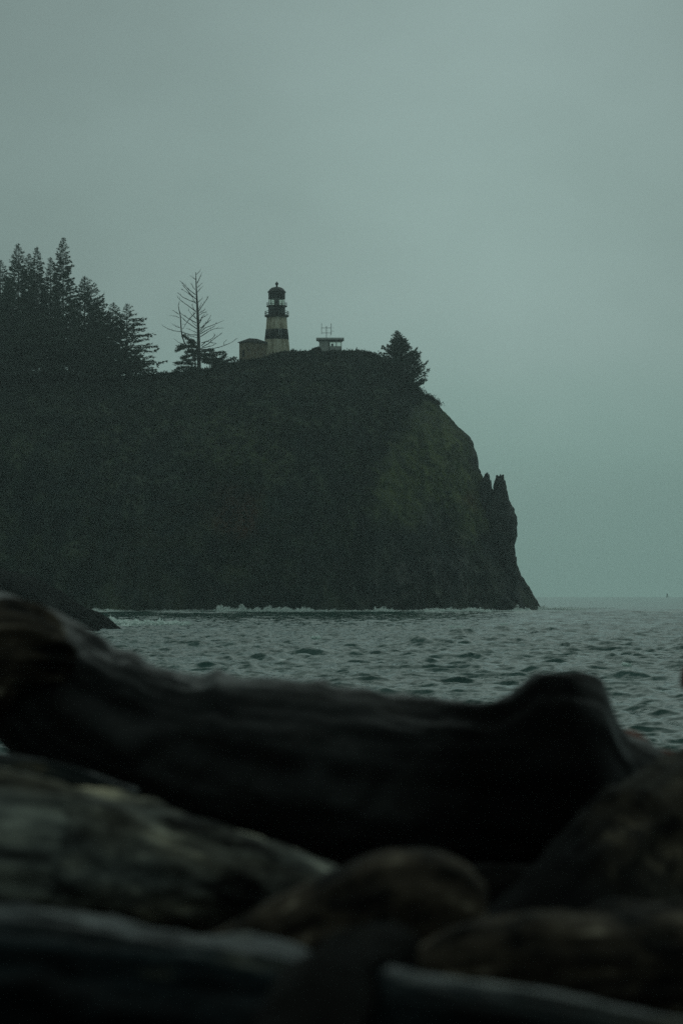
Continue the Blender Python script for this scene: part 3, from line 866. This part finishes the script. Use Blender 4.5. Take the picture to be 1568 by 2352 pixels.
# ------------------------------------------------------------------ trees
def conifer(h, rad, seed, profile=None, nb=130, up=.15, droop=.35, lean=(0, 0), bare=.12, leaf=.55, dens=13, bias=None, gap=0.0, tip_up=.2, wid=1.0):
    """returns crown triangles and trunk/limb polylines (local coordinates)"""
    r_ = np.random.default_rng(seed)
    limbs = []; C = []; Dr = []; Sz = []
    if profile is None: profile = lambda q: (1 - q) ** .8
    for i in range(nb):
        q = bare + (1 - bare) * (i + r_.random()) / nb
        if gap and r_.random() < gap * (1 - q): continue
        z = q * h
        az = i * 2.399 + r_.normal() * .4
        Lb = rad * profile(q) * r_.uniform(.62, 1.12) + .25
        if bias is not None:
            Lb *= 1 + bias[0] * math.cos(az) * (bias[1](q) if len(bias) > 1 else 1)
        if Lb < .25: continue
        d = np.array([math.cos(az), math.sin(az), 0])
        k = max(3, int(Lb / .5) + 2)
        t = np.linspace(0, 1, k)
        zc = up * Lb * t - droop * Lb * t ** 2 * (1 - q * .7) + tip_up * Lb * t ** 4
        base = np.array([lean[0] * q, lean[1] * q, z])
        pts = base + d * (Lb * t)[:, None] + np.array([0, 0, 1]) * zc[:, None] + r_.normal(size=(k, 3)) * .06 * Lb * t[:, None] * .4
        limbs.append((pts, .02 + .014 * Lb))
        n = int(Lb * dens) + 5
        tt = r_.uniform(.12, 1.0, n) ** .8
        P_ = np.stack([np.interp(tt, t, pts[:, j]) for j in range(3)], -1)
        side = np.array([-d[1], d[0], 0])
        wv = (.16 + .30 * Lb * .3 * (1 - tt) + .12 * Lb * .3) * 1.0
        off = r_.normal(size=n) * wv * wid
        P_ = P_ + side * off[:, None] + np.array([0, 0, 1]) * (r_.normal(size=n) * .10 - np.abs(off) * .25)[:, None]
        C.append(P_)
        Dr.append(np.tile(d * .9, (n, 1)) + side * (np.sign(off) * .55)[:, None] + np.array([0, 0, 1]) * (-.35 + tip_up + up)); Sz.append(np.full(n, leaf) * (.65 + .5 * r_.random(n)) * (.45 + .55 * min(1, (1 - q) * 4)))
    n = 24
    C.append(np.stack([lean[0] + r_.normal(size=n) * .09, lean[1] + r_.normal(size=n) * .09, h - r_.random(n) * 1.4], -1)); Dr.append(np.tile([0, 0, 1.0], (n, 1))); Sz.append(np.full(n, leaf * .7))
    C = np.concatenate(C); Dr = np.concatenate(Dr); Sz = np.concatenate(Sz)
    return leaf_tris(C, Sz, r_, .38, Dr), limbs


def tree_thing(name, label, cat, loc, h, rad, seed, trunk_r=.35, group=None, **kw):
    e = empty(name, loc)
    tag(e, label, cat, group)
    tv, limbs = conifer(h, rad, seed, **kw)
    mesh_np('crown', tv, np.arange(len(tv)), np.full(len(tv) // 3, 3), M['needles'], e, smooth=False)
    bm = bmesh.new()
    lean = kw.get('lean', (0, 0))
    tube(bm, [(lean[0] * q, lean[1] * q, q * h - (1.5 if q == 0 else 0)) for q in (0, .2, .4, .6, .8, 1)], [trunk_r * (1 - q * .93) for q in (0, .2, .4, .6, .8, 1)], 8)
    for pts, r in limbs:
        k = len(pts)
        tube(bm, [Vector(p) for p in pts], [r * (1 - .8 * i / (k - 1)) for i in range(k)], 4)
    bm_obj('trunk', bm, M['bark'], e)
    return e


SPG = 'spruces crowding the headland'
# (top px, top py, base py, Y, radius m, label, kwargs)
spr = [
    (43, 561, 880, 606, 3.4, 'tall full spruce whose spire is second from the frame edge, left of a slimmer spire', dict()),
    (86, 568, 880, 611, 2.5, 'slim tall spruce between the full spire and the highest tree', dict()),
    (146, 547, 880, 608, 3.0, 'highest spruce of the wood with a sharp dark spire', dict()),
    (117, 593, 880, 616, 2.3, 'narrow spruce tucked close against the highest tree', dict()),
    (67, 584, 880, 618, 2.6, 'half hidden spruce top between the two leading spires', dict()),
    (2, 599, 880, 609, 3.6, 'dense spruce cut off by the frame edge', dict()),
    (-40, 580, 880, 610, 4.0, 'spruce at the frame edge with only its side boughs showing', dict()),
    (24, 640, 880, 600, 3.6, 'bushy spruce below and before the frame edge trees', dict()),
    (195, 637, 880, 603, 4.8, 'wide spruce with ragged upswept shoulders right of the highest tree', dict(bias=(.25,), up=.3, droop=.3)),
    (222, 690, 880, 606, 3.6, 'shorter shaggy spruce leaning against the wide ragged one', dict()),
    (260, 697, 880, 600, 3.6, 'spruce with a blunt pointed tip, second from the open side of the wood', dict()),
    (292, 700, 884, 601, 4.3, 'outermost spruce of the wood with long level boughs reaching to the open sky', dict(bias=(.38,), gap=.3, up=.1, droop=.12, nb=90, tip_up=.1, dens=16)),
    (160, 700, 884, 597, 4.2, 'dark bushy spruce below the highest tree', dict()),
    (100, 720, 884, 596, 4.2, 'dark squat spruce low in the middle of the wood', dict()),
    (55, 735, 884, 595, 4.2, 'low broad spruce beneath the full spire', dict()),
    (210, 760, 886, 596, 4.2, 'low broad spruce under the ragged shouldered tree', dict()),
    (258, 790, 886, 597, 4.0, 'small dark spruce filling the foot of the wood below the blunt tip', dict()),
    (5, 760, 886, 596, 4.4, 'low dark spruce at the foot of the frame edge trees', dict()),
    (312, 812, 880, 598, 3.0, 'smallest spruce at the open foot of the wood with boughs near the grass', dict(bias=(.4,), up=.05, droop=.1, tip_up=.1)),
]
for i, (tx, ty, by_, Y, rad, lab, kw) in enumerate(spr):
    top = at(tx, ty, Y); base = at(tx, by_, Y)
    h = top.z - base.z
    k2 = dict(nb=int(h * 6.0), leaf=.58, dens=21, droop=.3, up=.14, tip_up=.26)
    rad *= 1.42
    k2['profile'] = (lambda q: min(1, (1 - q) * 1.6) ** .72)
    k2.update(kw)
    if tx < -30: k2['nb'] = 60
    tree_thing('spruce_tree', lab, 'tree', (top.x, Y, base.z), h, rad, 100 + i, .36, SPG, **k2)

# lone conifer on the shoulder
top = at(911, 761, 601); base = at(930, 905, 601)
e = tree_thing('spruce_tree', 'lone wind shaped conifer leaning out from the cliff shoulder', 'tree', (base.x, 601, base.z), top.z - base.z, 6.2, 301, .28,
               lean=(top.x - base.x, 0), nb=215, leaf=.46, dens=26, up=.52, droop=.12, tip_up=.12, bare=.02, wid=.75,
               profile=lambda q: min(1, (1 - q) * 1.35), bias=(-.05,))


# dead snag, drawn branch by branch
def sp(x, y, dy=0.0):
    p = at(376.3 + x * .12, 614.7 + y * .12, 603)
    return Vector((p.x, 603 + dy, p.z))


snag_base = sp(680, 2040)
sn = empty('dead_tree', snag_base)
tag(sn, 'bare dead conifer with a second thin leader and thin upswept branches', 'tree')
K = .01166
tr = [(612, 88, 5), (618, 230, 9), (620, 300, 11), (628, 500, 15), (640, 700, 19), (648, 850, 23), (655, 1000, 25), (660, 1150, 27), (665, 1300, 29), (668, 1450, 31), (672, 1650, 34), (676, 1900, 38), (682, 2080, 46)]
bm = bmesh.new(); tube(bm, [sp(x, y) - snag_base for x, y, r in tr], [r * K for x, y, r in tr], 10)
bm_obj('trunk', bm, M['dead_wood'], sn, smooth=True)
br = [[(608, 225), (570, 205), (530, 170)], [(605, 515), (480, 420), (400, 330), (300, 240)], [(612, 600), (500, 500), (420, 400), (360, 340)], [(560, 570), (450, 480), (330, 405)],
      [(600, 420), (560, 370), (525, 310)], [(600, 665), (500, 635), (380, 580), (270, 490)], [(615, 840), (480, 740), (350, 650), (265, 570)], [(620, 690), (565, 610), (556, 570)],
      [(610, 850), (560, 770), (535, 700)], [(620, 980), (540, 900), (465, 805)], [(630, 1170), (500, 1080), (400, 1010), (335, 940)], [(625, 1060), (480, 980), (390, 920), (320, 870)],
      [(610, 860), (500, 970), (420, 1080), (370, 1170)], [(630, 1250), (520, 1190), (420, 1150)], [(640, 1290), (500, 1290), (350, 1240), (200, 1225), (100, 1190), (0, 1140)], [(640, 1340), (500, 1310), (380, 1290)],
      [(622, 130), (670, 90), (705, 50)], [(635, 300), (670, 240), (700, 170), (720, 130)], [(645, 380), (690, 340), (720, 305)], [(645, 470), (690, 420), (720, 380)],
      [(650, 670), (700, 630), (735, 600)], [(665, 840), (720, 760), (790, 660), (830, 610), (860, 550)], [(665, 800), (700, 740), (720, 690)], [(680, 870), (740, 830), (800, 790)],
      [(680, 910), (750, 860), (820, 850)], [(685, 1020), (730, 960), (800, 930), (830, 905)], [(690, 1050), (720, 960), (770, 900)], [(695, 1210), (770, 1120), (830, 1040), (880, 960), (900, 910)],
      [(700, 1160), (780, 1100), (850, 1040), (910, 990)], [(700, 1240), (800, 1150), (920, 1110), (1020, 1070), (1120, 1030)], [(700, 1270), (820, 1200), (900, 1165), (970, 1130)],
      [(705, 1320), (800, 1260), (870, 1210), (960, 1170), (1125, 1150)], [(720, 1440), (830, 1410), (930, 1350), (980, 1290), (960, 1260)], [(720, 1490), (820, 1400), (900, 1430), (1000, 1440)],
      [(730, 1520), (850, 1450), (900, 1400), (1000, 1320), (1080, 1260), (1115, 1230)], [(700, 1550), (850, 1510), (930, 1490), (1000, 1450)],
      [(690, 1570), (830, 1560), (950, 1540), (1100, 1500), (1200, 1460), (1300, 1410), (1380, 1345)], [(1150, 1480), (1150, 1420), (1200, 1390)],
      [(295, 905), (240, 870), (190, 830)], [(290, 950), (220, 915), (130, 905)], [(320, 1160), (250, 1140), (185, 1105)], [(390, 1470), (300, 1450), (230, 1390)],
      [(640, 1000), (590, 940), (570, 880)], [(630, 1120), (560, 1060), (520, 990)], [(655, 1100), (700, 1050), (720, 1010)]]
for i, b_ in enumerate(br):
    dm = random.uniform(-1, 1)
    base_x = b_[0][0]
    pts = [sp(x, y, dm * 1.6 * abs(x - 650) / 350 * (0 if j == 0 and abs(base_x - 650) < 60 else 1)) - snag_base for j, (x, y) in enumerate(b_)]
    th = 8.5 if len(b_) > 3 else 6
    bm = bmesh.new(); tube(bm, pts, [th * K * (1 - .62 * j / (len(pts) - 1)) for j in range(len(pts))], 6)
    # side twigs
    for j in range(1, len(pts)):
        for _ in range(2):
            q = random.random(); p = pts[j - 1].lerp(pts[j], q); d = (pts[j] - pts[j - 1]).normalized()
            tw = (d + Vector((random.uniform(-.6, .6), random.uniform(-.8, .8), random.uniform(-.3, .9)))).normalized() * random.uniform(.3, .9)
            tube(bm, [p, p + tw * .5 + Vector((0, 0, .03)), p + tw], [.035, .028, .014], 4)
    bm_obj('branch', bm, M['dead_wood'], sn)
ld = [(490, 1560, 14), (400, 1450, 13), (350, 1310, 12), (335, 1200, 12), (325, 1050, 11), (315, 900, 10), (290, 800, 8), (278, 720, 6), (300, 640, 4)]
bm = bmesh.new(); tube(bm, [sp(x, y, .4) - snag_base for x, y, r in ld], [r * K for x, y, r in ld], 8)
bm_obj('leader', bm, M['dead_wood'], sn, smooth=True)


def drawn_spruce(label, base_xy, strokes, seed, dens=26):
    r_ = np.random.default_rng(seed)
    b0 = sp(*base_xy)
    e = empty('low_spruce', b0); tag(e, label, 'tree', 'low spruces round the dead tree')
    C = []; Dr = []
    bm = bmesh.new()
    for s in strokes:
        for rep in range(3):
            dy = (rep - 1) * r_.uniform(.6, 1.6)
            jit = r_.normal() * 14
            pts = np.array([list(sp(x, y + jit, dy * (j + .3) / len(s)) - b0) for j, (x, y) in enumerate(s)])
            tube(bm, [Vector(p) for p in pts], [.07 * (1 - .7 * j / (len(pts) - 1)) for j in range(len(pts))], 4)
            Ls = np.linalg.norm(np.diff(pts, axis=0), axis=1).sum()
            n = int(Ls * dens); t = r_.uniform(.05, 1, n) * (len(pts) - 1)
            P_ = np.stack([np.interp(t, range(len(pts)), pts[:, k]) for k in range(3)], -1) + r_.normal(size=(n, 3)) * np.array([.2, .3, .17])
            d = pts[-1] - pts[0]; d /= np.linalg.norm(d)
            C.append(P_); Dr.append(np.tile(d, (n, 1)))
    tube(bm, [Vector((0, 0, -.8)), Vector((0, 0, 1.2)), sp(base_xy[0], base_xy[1] - 420) - b0], [.2, .16, .05], 6)
    tv = leaf_tris(np.concatenate(C), .42, r_, .6, np.concatenate(Dr))
    mesh_np('crown', tv, np.arange(len(tv)), np.full(len(tv) // 3, 3), M['needles'], e, smooth=False)
    bm_obj('trunk', bm, M['bark'], e)


drawn_spruce('low drooping spruce at the foot of the dead tree, farther from the lighthouse', (600, 2000),
             [[(640, 1450), (540, 1400), (470, 1440)], [(600, 1420), (460, 1350), (380, 1300)], [(600, 1500), (400, 1520), (240, 1590)], [(620, 1500), (400, 1490), (270, 1510)], [(640, 1650), (450, 1690), (340, 1720)], [(640, 1750), (500, 1780), (380, 1760)],
              [(640, 1850), (400, 1830), (220, 1840)], [(640, 1900), (420, 1900), (300, 1920), (190, 2000)], [(640, 1600), (500, 1600), (440, 1640)], [(650, 1550), (560, 1480), (500, 1440)], [(640, 1700), (560, 1640), (500, 1560)], [(640, 1960), (520, 1960), (400, 1990)], [(660, 1560), (600, 1640), (560, 1740)]], 401)
drawn_spruce('low spreading spruce between the dead tree and the stone building', (950, 1990),
             [[(700, 1620), (850, 1590), (930, 1600)], [(700, 1700), (900, 1660), (1030, 1640), (1200, 1640)], [(700, 1750), (950, 1750), (1150, 1800), (1370, 1730)], [(720, 1800), (1000, 1850), (1250, 1850)], [(900, 1900), (1100, 1900), (1240, 1880)], [(700, 1720), (850, 1790), (950, 1880)],
              [(950, 1930), (1050, 1800), (1100, 1700)], [(700, 1660), (820, 1680), (1000, 1720)], [(900, 1950), (1050, 1960), (1200, 1930)], [(950, 1780), (1100, 1740), (1180, 1680)], [(800, 1750), (1000, 1800), (1150, 1870)]], 402)

# ------------------------------------------------------------------ lighthouse
YL = 606.0
k = .24 / F * YL       # metres per pixel of the detail crop


def lp(cx, cy, Y=YL):
    return at(501.8 + cx * .24, 614.7 + cy * .24, Y)


lb = lp(557, 850)
lh = empty('lighthouse', lb)
tag(lh, 'weathered white lighthouse with a black band and black domed lantern', 'lighthouse')


def lz(cy): return lp(557, cy).z - lb.z


bm = bmesh.new(); lathe(bm, [(133 * k, lz(850) - 1.5), (131 * k, lz(840)), (114 * k, lz(690)), (103 * k, lz(575)), (96 * k, lz(472))], 40)
twr = bm_obj('tower', bm, M['white_wall'], lh, smooth=True)
bm = bmesh.new()
prof = [(115.2 * k + .0, lz(690)), (115.2 * k + .03, lz(690) + .02), (105.2 * k + .03, lz(592) - .02), (105.2 * k, lz(592))]
lathe(bm, prof, 40)
bm_obj('painted_band', bm, M['black_band'], twr, smooth=True)
# windows in the tower
for ang_, cy in ((-72, 622),):
    rr0 = np.interp(cy, [472, 575, 690, 840], [96, 103, 114, 131]) * k
    a = R(ang_)
    wf = empty  # readable alias not needed
    bm = bmesh.new(); box(bm, -.34, .34, -.12, .10, -.62, .62)
    o = bm_obj('window', bm, M['pale_trim'], twr, loc=(rr0 * math.cos(a), rr0 * math.sin(a), lz(cy))); o.rotation_euler = (0, 0, a + R(90))
    bm = bmesh.new(); box(bm, -.24, .24, -.15, -.121, -.52, .52)
    bm_obj('pane', bm, M['black_paint'], o)
# decks and drums
bm = bmesh.new(); lathe(bm, [(97 * k, lz(478)), (112 * k, lz(470)), (117 * k, lz(468)), (117 * k, lz(458)), (82 * k, lz(457.5))], 36)
gd = bm_obj('gallery_deck', bm, M['rust_iron'], lh)
bm = bmesh.new(); lathe(bm, [(82 * k, lz(458)), (81 * k, lz(380)), (84 * k, lz(374))], 36)
bm_obj('watch_room', bm, M['black_paint'], lh, smooth=False)
bm = bmesh.new(); lathe(bm, [(86 * k, lz(380)), (98 * k, lz(375)), (100 * k, lz(374)), (100 * k, lz(367)), (80 * k, lz(366.5))], 36)
ud = bm_obj('lantern_deck', bm, M['rust_iron'], lh)


def railing(r, z0, z1, n, bars, parent, th=.045):
    bm = bmesh.new()
    for i in range(n):
        a = 2 * math.pi * i / n
        tube(bm, [(r * math.cos(a), r * math.sin(a), z0), (r * math.cos(a), r * math.sin(a), z1)], th, 5)
    for j in range(bars):
        z = z0 + (z1 - z0) * (j + 1) / bars
        ring = [(r * math.cos(2 * math.pi * i / 36), r * math.sin(2 * math.pi * i / 36), z) for i in range(37)]
        tube(bm, ring, th, 5)
    bm_obj('railing', bm, M['metal'], parent)


railing(113.5 * k, lz(459), lz(421), 14, 2, gd, .055)
railing(97 * k, lz(367), lz(337), 12, 2, ud, .035)
# lantern room
bm = bmesh.new(); lathe(bm, [(76 * k, lz(367)), (76 * k, lz(362))], 12, R(15))
ln = bm_obj('lantern_room', bm, M['black_paint'], lh)
bm = bmesh.new(); lathe(bm, [(80 * k, lz(301)), (81 * k, lz(298)), (81 * k, lz(240)), (84 * k, lz(236))], 24, R(7.5))
bm_obj('lantern_hood', bm, M['black_paint'], lh)
for i in range(12):
    a = R(15 + 30 * i); a2 = a + R(30)
    bm = bmesh.new(); tube(bm, [(77 * k * math.cos(a), 77 * k * math.sin(a), lz(363)), (77 * k * math.cos(a), 77 * k * math.sin(a), lz(300))], .05, 5)
    bm_obj('mullion', bm, M['black_paint'], ln)
    p0 = Vector((74 * k * math.cos(a), 74 * k * math.sin(a), 0)); p1 = Vector((74 * k * math.cos(a2), 74 * k * math.sin(a2), 0)); t_ = (p1 - p0).normalized(); nn_ = Vector((t_.y, -t_.x, 0)) * .012
    bm = bmesh.new()
    q = [p0 - nn_, p1 - nn_, p1 + nn_, p0 + nn_]
    vs = [bm.verts.new((v.x, v.y, lz(362))) for v in q] + [bm.verts.new((v.x, v.y, lz(302))) for v in q]
    for f in ((0, 3, 2, 1), (4, 5, 6, 7), (0, 1, 5, 4), (1, 2, 6, 5), (2, 3, 7, 6), (3, 0, 4, 7)): bm.faces.new([vs[x] for x in f])
    bm_obj('glass_pane', bm, M['glass'], ln)
bm = bmesh.new(); lathe(bm, [(16 * k, lz(366)), (22 * k, lz(352)), (25 * k, lz(330)), (22 * k, lz(308)), (16 * k, lz(298))], 16)
bm_obj('lens', bm, M['rust_iron'], ln, smooth=True)
bm = bmesh.new()
lathe(bm, [(80 * k, lz(239)), (89 * k, lz(238)), (89 * k, lz(232)), (78 * k, lz(222)), (66 * k, lz(205)), (48 * k, lz(193)), (25 * k, lz(186)), (9 * k, lz(184))], 24, R(7.5))
dm = bm_obj('dome_roof', bm, M['black_paint'], lh, smooth=True)
bm = bmesh.new()
lathe(bm, [(9 * k, lz(185)), (8 * k, lz(172)), (9 * k, lz(168)), (15 * k, lz(162)), (16 * k, lz(154)), (14 * k, lz(146)), (8 * k, lz(141)), (4 * k, lz(139)), (3 * k, lz(133))], 16)
bm_obj('finial', bm, M['black_paint'], dm, smooth=True)

# stone building beside the tower, turned so that two faces show
ab = lp(318, 905, 604)
sb = empty('stone_building', ab)
tag(sb, 'small square stone building with a hipped roof against the lighthouse foot', 'building')
ka = .24 / F * 604
rot = R(-38)
# half sizes so that the left face spans 85 crop px and the right one 160+
wl, wr2 = 85 * ka / math.sin(abs(rot)), 175 * ka / math.cos(rot)
corner = lp(280, 905, 601) - ab
H0 = lp(280, 722, 604).z - ab.z
H1 = lp(280, 678, 604).z - ab.z
rm = Matrix.Rotation(-rot, 4, 'Z')


def q3(a_, b_, z): # a_ along the right face, b_ along the left face going back
    d1 = Vector((math.cos(rot), -math.sin(rot), 0)); d2 = Vector((-math.sin(abs(rot)), math.cos(rot), 0))
    v = Vector((corner.x, corner.y, 0)) + d1 * a_ + d2 * b_
    return Vector((v.x, v.y, z))


def prism(bm, lo_, hi_, ov=0.0):
    a0, a1, b0, b1 = -ov, wr2 + ov, -ov, wl + ov
    vs = [bm.verts.new(q3(a_, b_, z)) for z in (lo_, hi_) for a_, b_ in ((a0, b0), (a1, b0), (a1, b1), (a0, b1))]
    for f in ((0, 3, 2, 1), (4, 5, 6, 7), (0, 1, 5, 4), (1, 2, 6, 5), (2, 3, 7, 6), (3, 0, 4, 7)): bm.faces.new([vs[i] for i in f])


bm = bmesh.new(); prism(bm, -3, H0); wl_ = bm_obj('wall', bm, M['stone_wall'], sb)
bm = bmesh.new(); ov = .28
prism(bm, H0 + .003, H0 + .14, ov)
e4 = [bm.verts.new(q3(a_, b_, H0 + .141)) for a_, b_ in ((-ov, -ov), (wr2 + ov, -ov), (wr2 + ov, wl + ov), (-ov, wl + ov))]
r0 = bm.verts.new(q3(wl * .5, wl / 2, H1)); r1 = bm.verts.new(q3(wr2 - wl * .45, wl / 2, H1))
for f in ((e4[0], e4[1], r1, r0), (e4[1], e4[2], r1), (e4[2], e4[3], r0, r1), (e4[3], e4[0], r0)): bm.faces.new(f)
bm_obj('roof', bm, M['roof'], sb)
# a shuttered window on the pale face and a door on the long one
bm = bmesh.new()
vs = [bm.verts.new(q3(a_, b_, z)) for z in (H0 * .25, H0 * .62) for a_, b_ in ((-.05, wl * .36), (.06, wl * .36), (.06, wl * .64), (-.05, wl * .64))]
for f in ((0, 3, 2, 1), (4, 5, 6, 7), (0, 1, 5, 4), (1, 2, 6, 5), (2, 3, 7, 6), (3, 0, 4, 7)): bm.faces.new([vs[i] for i in f])
bm_obj('window', bm, M['roof'], sb)

# observation hut
hb = lp(1070, 812, 606)
hut = empty('observation_hut', hb, R(0))
tag(hut, 'flat roofed pale wooden lookout hut with wide windows on the crest', 'hut')


def hx(cx): return lp(cx, 800).x - hb.x
def hz(cy): return lp(1070, cy).z - hb.z


def hbox(name, x0, x1, y0, y1, c0, c1, mat, par=hut):
    bm = bmesh.new(); box(bm, hx(x0), hx(x1), y0, y1, hz(c1), hz(c0)); return bm_obj(name, bm, mat, par)


hbox('wall', 963, 1060, -1.4, 1.4, 699, 840, M['pale_board'])
hbox('wall', 1060.2, 1178, -1.35, 1.35, 757, 840, M['pale_board'])
hbox('wall', 1060.2, 1178, -1.35, 1.35, 699, 711, M['pale_trim'])
for x0, x1 in ((1060.2, 1066), (1122, 1131), (1171, 1178)):
    hbox('post', x0, x1, -1.34, -1.22, 711.1, 756.9, M['pale_trim'])
    hbox('post', x0, x1, 1.22, 1.34, 711.1, 756.9, M['pale_trim'])
hbox('corner_post', 1056, 1063, -1.5, -1.41, 699, 815, M['rust_iron'])
for x0, x1 in ((1066.2, 1121.8), (1131.2, 1170.8)):
    hbox('window', x0, x1, -1.30, -1.28, 711.2, 756.8, M['glass'])
hbox('equipment_box', 1078, 1098, -.3, .2, 728, 757, M['roof'])
hbox('siding_board', 1063.5, 1179, -1.40, -1.352, 778, 783, M['pale_trim'])
bm = bmesh.new(); box(bm, hx(934), hx(1200), -2.1, 2.1, hz(696), hz(678)); rf = bm_obj('roof', bm, M['pale_trim'], hut)
bm = bmesh.new(); box(bm, hx(952), hx(1186), -1.8, 1.8, hz(704), hz(696.2)); bm_obj('soffit', bm, M['roof'], rf)

an0 = lp(1032, 678, 606)
an = empty('radio_antenna', an0)
tag(an, 'thin radio mast with two crossbars and upright rods on the hut roof', 'antenna')


def ap(cx, cy): v = lp(cx, cy) - an0; return Vector((v.x, 0, v.z))


def arod(name, pts, r):
    bm = bmesh.new(); tube(bm, pts, r, 6); bm_obj(name, bm, M['metal'], an)


arod('mast', [ap(1032, 677), ap(1032, 560)], .07)
arod('crossbar', [ap(985, 577), ap(1080, 577)], .05)
arod('crossbar', [ap(985, 625), ap(1080, 625)], .05)
arod('rod', [ap(986, 532), ap(986, 636)], .045)
arod('rod', [ap(1077, 535), ap(1077, 640)], .06)
arod('rod', [ap(1090, 577), ap(1104, 577)], .03)
arod('rod', [ap(1080, 608), ap(1104, 608)], .03)
arod('rod', [ap(1070, 655), ap(1076, 628)], .03)

# low concrete dome / bank beside the hut
r_ = np.random.default_rng(9)
bb = lp(935, 800, 605)
sh = empty('shrub', bb); tag(sh, 'low rounded grey green shrub beside the lookout hut', 'shrub')
n = 2600
th = r_.uniform(0, 2 * math.pi, n); rr = r_.random(n) ** .5
C = np.stack([rr * np.cos(th) * 1.3, rr * np.sin(th) * 1.0, r_.random(n) * 1.25 * np.sqrt(1 - rr ** 2) * np.clip(.75 + .4 * rr * np.cos(th), .2, 1)], -1)
tv = leaf_tris(C, .26, r_)
mesh_np('crown', tv, np.arange(len(tv)), np.full(len(tv) // 3, 3), M['cover'], sh, smooth=False)
bm = bmesh.new(); tube(bm, [(0, 0, -.6), (0, 0, .3), (.2, 0, .8)], [.1, .08, .03], 6); bm_obj('stem', bm, M['bark'], sh)

# buoy far out
db = at(1531, 1371, 2550)
by0 = empty('channel_buoy', (db.x, 2550, 0)); by0.scale = (.7, .7, .7); tag(by0, 'tiny faint channel buoy on the far horizon', 'buoy')
bm = bmesh.new(); lathe(bm, [(1.3, -.6), (1.7, .6), (1.4, 1.1)], 14); bm_obj('float', bm, M['rust_iron'], by0)
bm = bmesh.new()
for a in range(4): tube(bm, [(1.2 * math.cos(a * 1.57), 1.2 * math.sin(a * 1.57), 1.0), (.4 * math.cos(a * 1.57), .4 * math.sin(a * 1.57), 3.6)], .22, 5)
lathe(bm, [(.5, 3.6), (.8, 3.9), (.8, 4.8), (.3, 5.1)], 8)
bm_obj('tower_frame', bm, M['rust_iron'], by0)

# ------------------------------------------------------------------ haze
m = bpy.data.materials.new('haze_air'); m.use_nodes = True
nt3 = m.node_tree; nt3.nodes.clear()
o3 = nt3.nodes.new('ShaderNodeOutputMaterial'); v3 = nt3.nodes.new('ShaderNodeVolumePrincipled')
v3.inputs['Color'].default_value = (.90, 1.0, .99, 1)
v3.inputs['Density'].default_value = .00023
v3.inputs['Anisotropy'].default_value = .75
nt3.links.new(v3.outputs[0], o3.inputs['Volume'])
bm = bmesh.new(); box(bm, -6500, 6500, -30, 2900, -7, 95)
hz_ = bm_obj('haze', bm, m)
hz_['kind'] = 'stuff'
hz_['label'] = 'thin sea haze over the water and headland'
